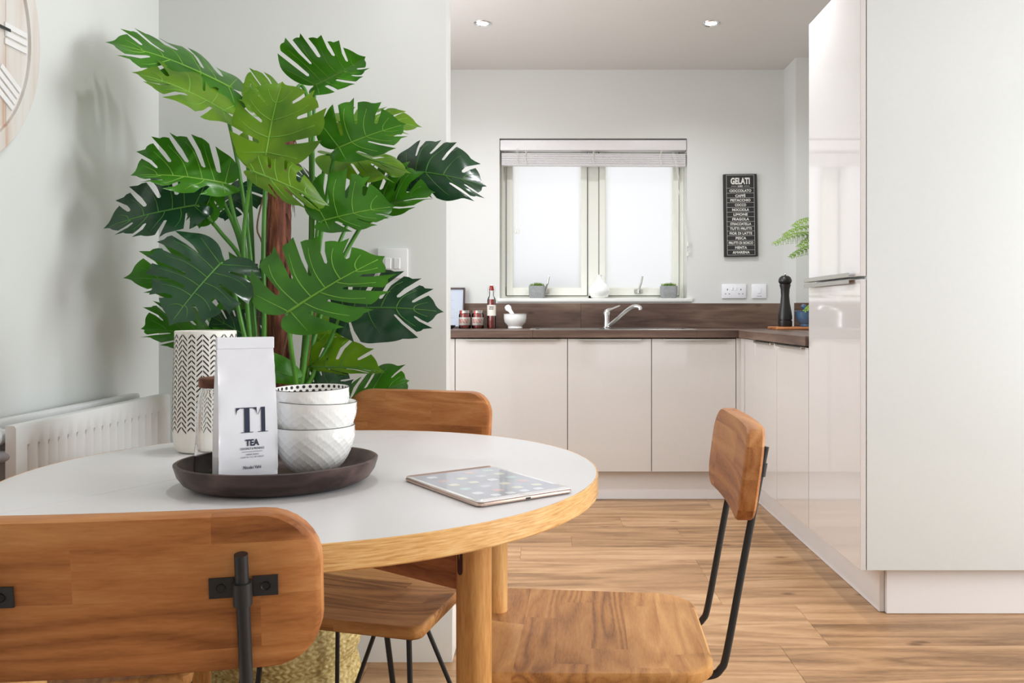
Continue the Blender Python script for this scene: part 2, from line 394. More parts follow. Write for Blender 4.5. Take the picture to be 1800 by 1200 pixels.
# ------------------------------------------------------------------ setting
XL, YP, XPE, YPB = -1.134, 2.446, -0.295, 2.548      # left wall, partition face, partition end, partition back
YB, XR, YR, XRR, YF, ZC = 5.107, 1.70, 2.80, 3.32, -1.9, 2.49
struct('floor', B(-1.5, 3.5, YF-0.1, YB+0.2, -0.08, -0.006), M['groove'], 'warm oak plank floor running through dining area and kitchen', 'floor')
floor = bpy.data.objects['floor']
_pl = {}
def plank_mesh(L, w):
    k = (round(L, 3), round(w, 3))
    if k in _pl: return _pl[k]
    bm = bmesh.new(); g = 0.0012
    z0, z1, z2 = -0.006, -0.0012, 0.0
    lo = [bm.verts.new(p) for p in ((0, 0, z0), (L, 0, z0), (L, w, z0), (0, w, z0))]
    mi = [bm.verts.new(p) for p in ((0, 0, z1), (L, 0, z1), (L, w, z1), (0, w, z1))]
    hi = [bm.verts.new(p) for p in ((g, g, z2), (L-g, g, z2), (L-g, w-g, z2), (g, w-g, z2))]
    for a, b in ((lo, mi), (mi, hi)):
        for i in range(4): bm.faces.new((a[i], a[(i+1) % 4], b[(i+1) % 4], b[i]))
    bm.faces.new(hi); bm.faces.new(lo[::-1])
    me = bpy.data.meshes.new('plank'); bm.to_mesh(me); bm.free(); me.materials.append(M['floor']); _pl[k] = me
    return me
rnd = random.Random(4)
PW = 0.178
y = YF; row = 0
while y < YB-0.02:
    w = min(PW, YB-y)
    xl = XL if y < YP else -1.234
    xr = XRR if y < YR else XR
    x = xl-rnd.choice([0.1, 0.35, 0.6, 0.85, 1.1])
    while x < xr:
        x0, x1 = max(x, xl), min(x+1.22, xr)
        if x1-x0 > 0.03:
            o = bpy.data.objects.new('plank', plank_mesh(x1-x0-0.0004, w-0.0004)); C.objects.link(o); o.location = (x0, y, 0); o.parent = floor
        x += 1.22
    y += PW
struct('ceiling', B(-1.5, 3.5, YF-0.1, YB+0.25, ZC, ZC+0.1), M['ceiling'], 'plain pale ceiling over kitchen with recessed downlights', 'ceiling')
struct('wall_left', B(XL-0.1, XL, YF, YP, 0, ZC), M['wall_green'], 'pale green grey wall behind clock and radiator', 'wall')
struct('wall_partition', B(XL-0.1, XPE, YP, YPB, 0, ZC, bev=0.003, seg=2), M['wall_green'], 'pale partition wall behind the big leafy plant, with open end towards kitchen', 'wall')
struct('wall_kitchen_left', B(-1.334, -1.234, YPB, YB, 0, ZC), M['wall_warm'], 'kitchen side wall hidden behind partition', 'wall')
# back wall with window opening
WX0, WX1, WZ0, WZ1 = -0.294, 0.848, 1.100, 2.073
bm = bmesh.new()
box(bm, -1.334, WX0, YB, YB+0.25, 0, ZC); box(bm, WX1, XR+0.1, YB, YB+0.25, 0, ZC)
box(bm, WX0, WX1, YB, YB+0.25, 0, WZ0-0.022); box(bm, WX0, WX1, YB, YB+0.25, WZ1, ZC)
struct('wall_back', bm, M['wall_warm'], 'warm light grey kitchen wall with small window and hanging sign', 'wall')
struct('wall_kitchen_right', B(XR, XR+0.1, YR+0.1, YB, 0, ZC), M['wall_warm'], 'kitchen side wall behind tall white unit', 'wall')
struct('trim_1', B(1.437, XR, 4.86, YB, 0.919, ZC), M['wall_warm'], 'boxed-in pillar in kitchen corner right of the sign', 'pillar')
struct('wall_return', B(XR, XRR+0.1, YR, YR+0.1, 0, ZC), M['wall_green'], 'wall beside the tall white unit, out of frame', 'wall')
bm = bmesh.new()
RY0, RY1, RZ0, RZ1 = 0.1, 2.0, 0.45, 2.2
box(bm, XRR, XRR+0.1, YF, RY0, 0, ZC); box(bm, XRR, XRR+0.1, RY1, YR, 0, ZC); box(bm, XRR, XRR+0.1, RY0, RY1, 0, RZ0); box(bm, XRR, XRR+0.1, RY0, RY1, RZ1, ZC)
struct('wall_right', bm, M['wall_green'], 'right dining wall with window, out of frame', 'wall')
bm = bmesh.new()
box(bm, XL-0.1, 0.6, YF-0.1, YF, 0, ZC); box(bm, 2.9, XRR+0.1, YF-0.1, YF, 0, ZC); box(bm, 0.6, 2.9, YF-0.1, YF, 2.25, ZC)
struct('wall_front', bm, M['wall_green'], 'wall with patio opening behind the viewer', 'wall')
# baseboards
def skirting(name, a, b, n, label, h=0.165):
    a, b, n = Vector(a), Vector(b), Vector(n); bm = bmesh.new()
    prof = [(0, 0), (0.018, 0), (0.018, 0.105), (0.0165, 0.109), (0.016, 0.122), (0.011, 0.135), (0.010, 0.150), (0.006, 0.162), (0, 0.165)]
    r1 = [bm.verts.new(a+n*x+Vector((0, 0, z))) for x, z in prof]; r2 = [bm.verts.new(b+n*x+Vector((0, 0, z))) for x, z in prof]
    for i in range(len(prof)-1): bm.faces.new((r1[i], r1[i+1], r2[i+1], r2[i]))
    bm.faces.new(r1); bm.faces.new(r2[::-1])
    return struct(name, bm, M['white_wood'], label, 'baseboard', 30)
skirting('baseboard_back', (XL, YP, 0), (XPE+0.018, YP, 0), (0, -1, 0), 'white moulded skirting board along the partition wall')
skirting('baseboard_left', (XL, YF, 0), (XL, YP, 0), (1, 0, 0), 'white moulded skirting board under radiator')
skirting('baseboard_end', (XPE, YP, 0), (XPE, YPB, 0), (1, 0, 0), 'short white skirting board on the partition end')

# ---- window_1
YW = 5.225
def wp(px, py, d=YW): p = P(px, py, d); return p.x, p.z
win = thing('window_1', 'white two-pane frosted kitchen window above sink', 'window', (0, 0, 0)); win['kind'] = 'structure'
def frame_bm(px0, px1, z0, z1, t, y0, y1, tb=None, tt=None):
    tb = tb or t; tt = tt or t; x0, x1 = px0, px1; bm = bmesh.new()
    box(bm, x0, x0+t, y0, y1, z0, z1, 0.002); box(bm, x1-t, x1, y0, y1, z0, z1, 0.002)
    box(bm, x0+t, x1-t, y0, y1, z0, z0+tb, 0.002); box(bm, x0+t, x1-t, y0, y1, z1-tt, z1, 0.002); return bm
X = lambda px: (px-CX)*YW/F
obj('window_frame', frame_bm(WX0, WX1, WZ0, WZ1, 0.030, YW+0.012, YW+0.07, 0.020), M['frame'], win)
obj('mullion', B(X(1033)+0.004, X(1054)-0.004, YW+0.012, YW+0.07, WZ0, WZ1, bev=0.002), M['frame'], win)
for (a, b) in ((890.5, 1032), (1053.5, 1193.5)):
    cs = obj('casement', frame_bm(X(a), X(b), WZ0+0.019, WZ1-0.035, 0.038, YW, YW+0.055, 0.048), M['frame'], win)
    sh = obj('glazing_gap', frame_bm(X(a)-0.004, X(b)+0.004, WZ0+0.015, WZ1-0.03, 0.005, YW+0.010, YW+0.05), M['blackrub'], win)
    obj('pane', B(X(a)+0.03, X(b)-0.03, YW+0.028, YW+0.032, WZ0+0.04, WZ1-0.05), M['frosted'], cs)
for (px, hx) in ((963, 957), (1127, 1120)):
    hd = bmesh.new(); x = X(hx); z = WZ0+0.045
    box(hd, x-0.018, x+0.030, YW-0.012, YW-0.0005, z-0.012, z+0.012, 0.003)
    lathe(hd, [(0, -0.012), (0.012, -0.012), (0.012, 0.01), (0, 0.012)], 14, (x+0.008, YW-0.018, z))
    tube(hd, [(x+0.008, YW-0.022, z), (x+0.014, YW-0.035, z+0.03), (x+0.020, YW-0.04, z+0.05), (x+0.028, YW-0.04, z+0.092)], [0.007, 0.006, 0.006, 0.0055], 8)
    obj('window_handle', hd, M['steel'], win)
obj('window_sill', B(WX0-0.012, WX1+0.03, YB-0.016, YW+0.012, WZ0-0.022, WZ0, bev=0.003, seg=2), M['sill'], win)
struct('trim_2', B(WX0-0.2, X(1024), YW+0.10, YW+0.14, 1.0, WZ0+0.075), M['outside'], 'dark blue grey ledge blurred behind the left frosted pane', 'ledge')

# ---- blind
bl = thing('venetian_blind', 'white slatted blind drawn up at top of kitchen window', 'blind', (0, 0, 0))
zt, zb = P(0, 246, 5.115).z, P(0, 264, 5.115).z
obj('headrail', B(WX0+0.003, WX1-0.003, 5.112, 5.175, zb, zt, bev=0.004, seg=2), M['slat'], bl)
z1, z0 = P(0, 268.5, 5.12).z, P(0, 290, 5.12).z
n = 11
for i in range(n):
    z = z0+(z1-z0)*(i+0.0)/n; h = (z1-z0)/n
    bm = B(WX0+0.012, WX1-0.006, 5.118+0.002*(i % 2), 5.168, z, z+h*0.72, bev=0.0008)
    for v in bm.verts: v.co.z += -0.006*(v.co.x-WX0)/1.14
    obj('slat', bm, M['slat'], bl)
for px in (924, 1043, 1162):
    x = (px-CX)*5.11/F; tapes = bmesh.new()
    tube(tapes, [(x, 5.114, zb+0.001), (x, 5.112, z0-0.004)], 0.0015, 5); tube(tapes, [(x+0.012, 5.114, zb+0.001), (x-0.010, 5.112, z0+0.05), (x+0.01, 5.112, z0-0.004)], 0.0012, 5)
    obj('ladder_cord', tapes, M['cord'], bl)
cb = bmesh.new(); x = (909-CX)*5.1/F
for dx in (-0.004, 0.004):
    tube(cb, [(x+dx, 5.108, zb+0.01), (x+dx, 5.105, P(0, 404, 5.1).z)], 0.0011, 5)
    lathe(cb, [(0, 0.02), (0.004, 0.018), (0.007, 0.0), (0.006, -0.006), (0, -0.008)], 10, (x+dx*1.8, 5.105, P(0, 408, 5.1).z))
obj('pull_cord', cb, M['cord'], bl)
cb = bmesh.new()
pts = [P(1182, 268, 5.10), P(1190, 300, 5.098), P(1194, 340, 5.095), P(1204, 400, 5.092), P(1207, 440, 5.09)]
tube(cb, catmull(pts, 5), 0.0013, 5); tube(cb, catmull([p+Vector((0.008, 0.0, 0.0)) for p in pts], 5), 0.0011, 5)
for py in (430, 447): lathe(cb, [(0, 0.018), (0.004, 0.014), (0.006, -0.01), (0, -0.014)], 10, P(1209, py, 5.09))
obj('lift_cord', cb, M['cord'], bl)

# ------------------------------------------------------------------ kitchen units
XD, YD, ZB, ZT, WZ = 1.032, 4.497, 0.160, 0.872, 0.919
YFAR = 3.322
def rail_handle(a, b, z, out, parent, axis='x', pos=0.0):
    """slim J-rail on the door's top edge"""
    bm = bmesh.new()
    if axis == 'x': box(bm, a, b, pos-out, pos+0.004, z-0.002, z+0.002, 0.0006); box(bm, a, b, pos-out, pos-out+0.002, z-0.010, z+0.002, 0.0006)
    else: box(bm, pos-out, pos+0.004, a, b, z-0.002, z+0.002, 0.0006); box(bm, pos-out, pos-out+0.002, a, b, z-0.010, z+0.002, 0.0006)
    h = obj('handle', bm, M['steel'], parent); h['label'] = 'slim steel rail handle'
    return h
def base_unit(x0, x1, label, hx):
    t = thing('base_cabinet', label, 'cabinet', (x0, YD, 0))
    w = x1-x0
    obj('body', B(0.001, w-0.001, 0.024, 0.59, ZB-0.002, 0.876), M['carcass'], t)
    d = obj('door', B(0.0018, w-0.0018, 0, 0.019, ZB, ZT, bev=0.0012), M['gloss'], t)
    if hx: rail_handle(hx[0]-x0, hx[1]-x0, ZT+0.0005, 0.016, d, 'x', 0)
    return t
xs = [-0.497-0.6, -0.497, 0.106, 0.556, 1.009]
s_ = YD/F
base_unit(xs[0], xs[1], 'cream gloss cabinet leftmost, mostly hidden behind the partition wall', (-1.0, -0.6))
base_unit(xs[1], xs[2], 'wide cream gloss cabinet under jars, next to the partition', ((818-CX)*s_, (980-CX)*s_))
base_unit(xs[2], xs[3], 'cream gloss cabinet under the sink and tap', ((1017-CX)*s_, (1127-CX)*s_))
base_unit(xs[3], xs[4], 'cream gloss cabinet under the right pane of window, left of the corner', ((1166-CX)*s_, (1278-CX)*s_))
cp = thing('corner_post', 'cream gloss corner post joining the two runs of cabinets', 'cabinet', (0, 0, 0))
obj('panel', B(xs[4]+0.002, XD+0.019, YD, YD+0.019, ZB, ZT+0.003, bev=0.001), M['gloss'], cp)
obj('panel', B(XD, XD+0.019, 4.182, YD-0.001, ZB, ZT+0.003, bev=0.001), M['gloss'], cp)
def side_unit(y0, y1, label):
    t = thing('base_cabinet', label, 'cabinet', (XD, y0, 0))
    obj('body', B(0.024, 0.64, 0.001, y1-y0-0.001, ZB-0.002, 0.876), M['carcass'], t)
    d = obj('door', B(0, 0.019, 0.0018, y1-y0-0.0018, ZB, ZT, bev=0.0012), M['gloss'], t)
    rail_handle(0.045, y1-y0-0.04, ZT+0.0005, 0.018, d, 'y', 0)
side_unit(3.787, 4.180, 'cream gloss cabinet on the side run, next to the corner post')
side_unit(YFAR, 3.785, 'cream gloss cabinet on the side run, against the tall unit')
# plinths
pl = thing('kitchen_plinth', 'pale plinth boards under the cream kitchen cabinets', 'plinth', (0, 0, 0))
obj('board', B(-1.23, 1.135, YD+0.055, YD+0.073, 0.001, ZB-0.004, bev=0.001), M['plinth'], pl)
obj('board', B(1.120, 1.138, 2.836, YD+0.0545, 0.001, ZB-0.004, bev=0.001), M['plinth'], pl)
obj('board', B(1.138, XR-0.002, 2.818, 2.836, 0.001, ZB-0.004, bev=0.001), M['plinth'], pl)
# worktop
wt = thing('worktop', 'dark oak L-shaped kitchen worktop on cream cabinets', 'worktop', (0, 0, 0))
SX0, SX1, SY0, SY1 = -0.10, 0.815, 4.585, 5.0
bm = bmesh.new()
WB = 0.878
box(bm, -1.232, SX0+0.02, 4.478, 5.095, WB, WZ, 0.002); box(bm, SX1-0.02, XR-0.002, 4.478, 5.095, WB, WZ, 0.002)
box(bm, SX0+0.0195, SX1-0.0195, 4.478, SY0+0.02, WB, WZ, 0.002); box(bm, SX0+0.0195, SX1-0.0195, SY1-0.02, 5.095, WB, WZ, 0.002)
obj('worktop_slab', bm, M['worktop'], wt)
bmx = B(0, 1.154, 0, 0.68, WB, WZ, bev=0.002)
o = obj('worktop_slab', bmx, M['worktop'], wt); o.location = (XR-0.002, 3.3235, 0); o.rotation_euler = (0, 0, PI/2)
us = thing('upstand', 'dark oak splashback strip along the kitchen wall below window', 'splashback', (0, 0, 0))
obj('strip', B(-1.232, 0.20, YB-0.012, YB-0.0005, WZ+0.0005, 1.069, bev=0.001), M['worktop'], us)
obj('strip', B(0.2008, 1.436, YB-0.012, YB-0.0005, WZ+0.0005, 1.069, bev=0.001), M['worktop'], us)
obj('strip', B(1.425, XR-0.002, 4.848, 4.8595, WZ+0.0005, 1.069, bev=0.001), M['worktop'], us)
# sink
sk = thing('kitchen_sink', 'stainless steel inset sink with drainer in front of window', 'sink', (0, 0, 0))
bm = bmesh.new()
z = WZ+0.003; zz = WZ-0.003
box(bm, SX0, SX1, SY0, SY0+0.035, WZ+0.0003, z, 0.001); box(bm, SX0, SX1, SY1-0.06, SY1, WZ+0.0003, z, 0.001)
box(bm, SX0, SX0+0.03, SY0+0.035, SY1-0.06, WZ+0.0003, z, 0.001); box(bm, SX1-0.03, SX1, SY0+0.035, SY1-0.06, WZ+0.0003, z, 0.001)
obj('rim', bm, M['steel'], sk)
bm = bmesh.new()
box(bm, 0.33, 0.35, SY0+0.035, SY1-0.06, WZ-0.01, z-0.001)
box(bm, SX0+0.03, 0.33, SY0+0.035, SY1-0.06, WZ-0.008, WZ-0.004)
for i in range(7): box(bm, SX0+0.05, 0.30, SY0+0.06+i*0.04, SY0+0.072+i*0.04, WZ-0.004, WZ-0.0005, 0.001)
obj('drainer', bm, M['steel'], sk)
bm = bmesh.new()
x0, x1, y0, y1 = 0.35, SX1-0.03, SY0+0.035, SY1-0.06
box(bm, x0, x1, y0, y1, WZ-0.035, WZ-0.033); 
obj('bowl', bm, M['steel'], sk)
# tap
tx, ty = 0.348, 4.955
tp = thing('mixer_tap', 'chrome single-lever mixer tap behind kitchen sink', 'tap', (tx, ty, WZ+0.003))
obj('tap_body', lathe(bmesh.new(), [(0, 0), (0.026, 0), (0.026, 0.004), (0.021, 0.008), (0.020, 0.05), (0.022, 0.075), (0.022, 0.088), (0.018, 0.098), (0, 0.101)], 24), M['chrome'], tp)
bm = bmesh.new()
q = [Vector((0.012, -0.01, 0.012)), Vector((0.055, -0.06, 0.052)), Vector((0.105, -0.12, 0.100)), Vector((0.135, -0.155, 0.122)), Vector((0.158, -0.175, 0.126)), Vector((0.176, -0.185, 0.118)), Vector((0.177, -0.186, 0.106))]
tube(bm, catmull(q, 5), 0.0115, 14); obj('spout', bm, M['chrome'], tp)
bm = bmesh.new(); tube(bm, catmull([(-0.006, 0, 0.092), (0.010, 0, 0.104), (0.035, -0.002, 0.114), (0.078, -0.004, 0.132)], 4), [0.014, 0.0135, 0.013, 0.0125, 0.012, 0.011, 0.0095, 0.008, 0.0065, 0.0055, 0.005, 0.0045, 0.004], 12); obj('lever', bm, M['chrome'], tp)

# tall unit
YN, TZ, SPL = 2.772, 2.150, 1.127
tu = thing('tall_cabinet', 'tall white gloss kitchen housing with two doors, right of frame', 'cabinet', (0, 0, 0))
obj('body', B(1.060, XR-0.003, YN+0.02, YFAR-0.003, ZB, TZ), M['panel'], tu)
sp = obj('side_panel', B(1.0535, XR-0.002, YN, YN+0.0195, ZB, TZ+0.002, bev=0.0008), M['panel'], tu)
sp['label'] = 'flat white satin end panel'
d1 = obj('door', B(XD, XD+0.019, YN, YFAR-0.004, ZB, SPL-0.005, bev=0.0012), M['gloss_white'], tu)
d2 = obj('door', B(XD, XD+0.019, YN, YFAR-0.004, SPL+0.005, TZ, bev=0.0012), M['gloss_white'], tu)
for d, z, s in ((d1, SPL-0.0045, -1), (d2, SPL+0.0045, 1)):
    bm = bmesh.new(); box(bm, XD-0.021, XD+0.006, YN+0.05, YFAR-0.01, z-0.0012, z+0.0012, 0.0004)
    box(bm, XD-0.022, XD-0.019, YN+0.05, YFAR-0.01, min(z, z+s*0.014), max(z, z+s*0.014), 0.0006)
    h = obj('handle', bm, M['steel'], d); h['label'] = 'long steel rail handle'
# tall unit extra filler to ceiling end: light recess behind the near corner of plinth is real space

# ---- downlights
for i, (x, y) in enumerate(DOWN[:2]):
    t = thing('downlight', ['recessed chrome ceiling downlight on the left, nearer the partition', 'recessed chrome ceiling downlight on the right, nearer the tall unit'][i], 'ceiling light', (x, y, ZC), 0)
    obj('bezel', lathe(bmesh.new(), [(0.028, 0.0), (0.030, -0.003), (0.040, -0.006), (0.044, -0.003), (0.045, 0.0)], 28), M['chrome'], t)
    obj('lamp', lathe(bmesh.new(), [(0, -0.0015), (0.028, -0.0015), (0.028, 0.0), (0, 0.0)], 24), M['bulb'], t)

# ---- light switch, sockets
def faceplate(name, label, x, z, y, w, h, cat):
    t = thing(name, label, cat, (x, y, z))
    obj('plate', B(-w/2, w/2, -0.009, -0.0002, -h/2, h/2, bev=0.003, seg=2), M['plastic'], t); return t
t = faceplate('light_switch', 'white double light switch on the partition wall behind plant', -0.451, 1.154, YP, 0.088, 0.088, 'light switch')
for dx in (-0.013, 0.013):
    bm = B(dx-0.009, dx+0.009, -0.013, -0.0085, -0.016, 0.016, bev=0.0015)
    for v in bm.verts:
        if v.co.z > 0 and v.co.y < -0.010: v.co.y += 0.002
    obj('rocker', bm, M['plastic'], t)
for dx in (-0.034,): obj('screw', lathe(bmesh.new(), [(0, 0), (0.0035, 0), (0.0035, 0.001), (0, 0.001)], 10), M['steel'], t).matrix_local = Matrix.Translation((dx, -0.0102, -0.002)) @ Matrix.Rotation(PI/2, 4, 'X')
t = faceplate('wall_socket', 'white double socket on kitchen wall below the sign', (1290-CX)*YB/F, 1.01+38/288.8, YB, 0.146, 0.086, 'socket')
for sx in (-1, 1):
    obj('rocker', B(sx*0.012-0.006, sx*0.012+0.006, -0.012, -0.0085, 0.008, 0.026, bev=0.001), M['plastic'], t)
    bm = bmesh.new()
    box(bm, sx*0.041-0.0022, sx*0.041+0.0022, -0.0095, -0.0089, 0.006, 0.016)
    box(bm, sx*0.041-0.014, sx*0.041-0.008, -0.0095, -0.0089, -0.017, -0.013); box(bm, sx*0.041+0.008, sx*0.041+0.014, -0.0095, -0.0089, -0.017, -0.013)
    obj('pin_hole', bm, M['blackrub'], t)
t = faceplate('fused_switch', 'small white single switch right of the double socket', (1334-CX)*YB/F, 1.01+38/288.8, YB, 0.088, 0.086, 'socket')
obj('rocker', B(-0.01, 0.01, -0.012, -0.0085, -0.012, 0.018, bev=0.001), M['plastic'], t)
obj('indicator_slot', B(-0.014, 0.014, -0.0095, -0.0089, -0.030, -0.027), M['pipe'], t)

# ---- gelati sign
sg = thing('wall_sign', 'narrow black board with white gelato flavour names on kitchen wall', 'sign', ((1300.5-CX)*YB/F, YB, 1.01+171/288.8))
sg.rotation_euler = (0, math.radians(-0.8), 0)
SW, SH = 0.203, 0.500
obj('board', B(-SW/2, SW/2, -0.021, -0.001, -SH/2, SH/2, bev=0.0015), M['sign'], sg)
def sign_text(s, w, z, size, bold): 
    bm = text_bm(s, size, bold, 1.05, w); mapbm(bm, lambda x, y, zz: Vector((x, -0.0214, z+y))); obj('lettering', bm, M['chalk'], sg, 0)
def pxz(py): return (379-py)/288.8
sign_text('GELATI', 0.116, pxz(319), 0.052, 0.0022)
sign_text('LUGO', 0.030, pxz(328), 0.012, 0.0006)
bm = bmesh.new()
for a, b in ((-0.056, -0.022), (0.022, 0.056)): box(bm, a, b, -0.0218, -0.0209, pxz(328)-0.0008, pxz(328)+0.0008)
rows = ['CIOCCOLATO', 'CAFF\u00c8', 'PISTACCHIO', 'COCCO', 'NOCCIOLA', 'LIMONE', 'FRAGOLA', 'STRACCIATELLA', 'TUTTI FRUTTI', 'FIOR DI LATTE', 'PESCA', 'FRUTTI DI BOSCO', 'MENTA', 'AMARENA']
wids = [0.132, 0.062, 0.122, 0.068, 0.102, 0.086, 0.102, 0.126, 0.132, 0.136, 0.064, 0.148, 0.072, 0.104]
for i, (s, w) in enumerate(zip(rows, wids)):
    zc = pxz(336+i*8.29); sign_text(s, w, zc, 0.0215, 0.0007)
    if i: box(bm, -0.083, 0.083, -0.0218, -0.0209, zc+0.0138, zc+0.0150)
zt, zb = pxz(309), pxz(448.5)
box(bm, -0.084, 0.084, -0.0218, -0.0209, pxz(331.4)-0.0006, pxz(331.4)+0.0006)
for x in (-0.084, 0.0828): box(bm, x, x+0.0012, -0.0218, -0.0209, zb, zt)
for z in (zb, zt): box(bm, -0.084, 0.084, -0.0218, -0.0209, z, z+0.0012)
obj('ruled_lines', bm, M['chalk'], sg, 0)

# ---- things on sill
def sill_planter(px, label):
    x = (px-CX)*5.155/F; rr = random.Random(int(px))
    t = thing('grass_planter', label, 'planter', (x, 5.155, WZ0))
    bm = bmesh.new(); ol = rrect(0.100, 0.100, 0.018, 4, 4); n = len(ol)
    lv = [(0.80, 0.0), (0.90, 0.006), (1.0, 0.035), (1.0, 0.076), (0.90, 0.076), (0.88, 0.064)]
    R = [[bm.verts.new((a*s, b*s, z)) for a, b in ol] for s, z in lv]
    for a, b in zip(R, R[1:]):
        for i in range(n): bm.faces.new((a[i], a[(i+1) % n], b[(i+1) % n], b[i]))
    bm.faces.new(R[0][::-1]); bm.faces.new(R[-1]); obj('pot', bm, M['concrete'], t)
    bm = bmesh.new()
    for k in range(330):
        a, b = rr.uniform(-0.040, 0.040), rr.uniform(-0.040, 0.040); h = rr.uniform(0.016, 0.032)*(1-0.5*(math.hypot(a, b)/0.05)**2)+0.006
        th = rr.uniform(0, PI); w = 0.0014; dx, dy = math.cos(th)*w, math.sin(th)*w; lx, ly = rr.uniform(-0.008, 0.008)+a*0.12, rr.uniform(-0.008, 0.008)
        v = [bm.verts.new(p) for p in ((a-dx, b-dy, 0.064), (a+dx, b+dy, 0.064), (a+lx*0.5+dx*.8, b+ly*0.5+dy*.8, 0.066+h*0.6), (a+lx*0.5-dx*.8, b+ly*0.5-dy*.8, 0.066+h*0.6), (a+lx, b+ly, 0.066+h))]
        bm.faces.new((v[0], v[1], v[2], v[3])); bm.faces.new((v[3], v[2], v[4]))
    g = obj('grass', bm, M['grass'], t, -180); g['kind'] = 'stuff'
sill_planter(944, 'small grey concrete planter of grass on sill, left, under left pane')
sill_planter(1175.5, 'small grey concrete planter of grass on sill, right end')
v = obj('bud_vase', lathe(bmesh.new(), [(0, 0), (0.040, 0), (0.052, 0.008), (0.065, 0.035), (0.064, 0.055), (0.052, 0.080), (0.030, 0.102), (0.017, 0.118), (0.015, 0.135), (0.018, 0.144), (0.014, 0.144), (0.011, 0.135), (0.012, 0.115), (0, 0.10)], 36, (0, 0, 0)), M['ceramic'])
v.location = ((1053.5-CX)*5.155/F, 5.155, WZ0); tag(v, 'round white narrow-necked vase in middle of the window sill', 'vase')

# ---- things on the worktop
wz = WZ+0.0003
def jar(px, label):
    t = thing('sauce_jar', label, 'jar', ((px-CX)*4.93/F, 4.93, wz), random.Random(int(px)).uniform(-.3, .3), 'sauce jars')
    obj('contents', lathe(bmesh.new(), [(0, 0.003), (0.031, 0.003), (0.0335, 0.008), (0.0335, 0.078), (0.028, 0.088), (0, 0.088)], 28), M['red'], t)
    obj('label_band', lathe(bmesh.new(), [(0.0345, 0.020), (0.0349, 0.020), (0.0349, 0.066), (0.0345, 0.066)], 28), M['label'], t)
    bm = bmesh.new()
    for k in range(3):
        for a0 in range(-7, 8):
            a = -PI/2+a0*0.13; r = 0.0352
            if (a0+k) % 4 == 3: continue
            z = 0.033+0.008*k; w = 0.055
            q = [bm.verts.new((r*math.cos(a+s*w), r*math.sin(a+s*w), zz)) for s, zz in ((-1, z), (1, z), (1, z+0.005), (-1, z+0.005))]; bm.faces.new(q)
    obj('label_print', bm, M['redlab'], t, 0)
    obj('glass_jar', lathe(bmesh.new(), [(0, 0), (0.032, 0), (0.0355, 0.005), (0.0355, 0.080), (0.030, 0.090), (0.030, 0.094), (0.029, 0.094), (0.029, 0.0885), (0.0340, 0.079), (0.0340, 0.006), (0.031, 0.0025), (0, 0.0025)], 28), M['thinglass'], t)
    obj('lid', lathe(bmesh.new(), [(0, 0.106), (0.028, 0.106), (0.0315, 0.104), (0.032, 0.0905), (0.030, 0.0905)], 28), M['steel'], t)
    bm = bmesh.new()
    r = 0.0326; a = -PI/2+random.Random(px).uniform(-0.5, 0.4)
    for da in (-0.14, 0.0):
        q = [bm.verts.new((r*math.cos(a+da+s), r*math.sin(a+da+s), z)) for s, z in ((0, 0.068), (0.14, 0.068), (0.14, 0.1055), (0, 0.1055))]; bm.faces.new(q)
    obj('seal_strip', bm, M['redlab'], t, 0)
jar(817, 'red sauce jar with white label, left one, beside dark frame')
jar(840, 'red sauce jar with white label, right one, beside the tall bottle')
t = thing('sauce_bottle', 'slim swing-top bottle of red sauce with white label', 'bottle', ((864-CX)*4.93/F, 4.93, wz))
obj('contents', lathe(bmesh.new(), [(0, 0.003), (0.021, 0.003), (0.0225, 0.008), (0.0225, 0.165), (0.019, 0.172), (0, 0.172)], 24), M['red'], t)
obj('glass_bottle', lathe(bmesh.new(), [(0, 0), (0.023, 0), (0.025, 0.005), (0.025, 0.168), (0.022, 0.178), (0.014, 0.192), (0.0125, 0.215), (0.0125, 0.222), (0.0105, 0.222), (0.0105, 0.20), (0.020, 0.176), (0.0235, 0.166), (0.0235, 0.006), (0, 0.0025)], 24), M['thinglass'], t)
obj('label_band', lathe(bmesh.new(), [(0.0253, 0.075), (0.0257, 0.075), (0.0257, 0.138), (0.0253, 0.138)], 24), M['label'], t)
for s, z, w in (('TOMATO', 0.126, 0.030), ('SAUCE', 0.115, 0.026)):
    bm = text_bm(s, 0.0115, 0.0004, 1.0, w); mapbm(bm, lambda x, y, zz: Vector((0.0262*math.sin(x/0.026), -0.0262*math.cos(x/0.026), z+y))); obj('lettering', bm, M['ink'], t, 0)
obj('stopper', lathe(bmesh.new(), [(0, 0.2225), (0.014, 0.2225), (0.0155, 0.228), (0.012, 0.238), (0.013, 0.244), (0.008, 0.251), (0, 0.252)], 20), M['red'], t)
bm = bmesh.new()
for sx in (-1, 1): tube(bm, catmull([(sx*0.013, 0, 0.208), (sx*0.021, 0, 0.222), (sx*0.019, 0, 0.24), (sx*0.010, 0, 0.252), (0, 0, 0.2535)], 4), 0.0012, 6)
obj('wire_clip', bm, M['steel'], t)
t = thing('mortar', 'white ceramic mortar on worktop left of the sink', 'mortar', ((905.5-CX)*4.93/F, 4.93, wz))
obj('bowl', lathe(bmesh.new(), [(0, 0), (0.042, 0), (0.044, 0.004), (0.041, 0.012), (0.047, 0.020), (0.062, 0.036), (0.067, 0.060), (0.067, 0.082), (0.070, 0.086), (0.063, 0.087), (0.060, 0.06), (0.05, 0.035), (0.03, 0.022), (0, 0.018)], 36), M['ceramic'], t)
bm = bmesh.new(); tube(bm, [(0.02, 0, 0.03), (-0.008, 0, 0.074), (-0.030, 0, 0.105), (-0.040, 0, 0.118), (-0.049, 0, 0.131), (-0.052, 0, 0.136)], [0.016, 0.010, 0.012, 0.020, 0.016, 0.006], 18)
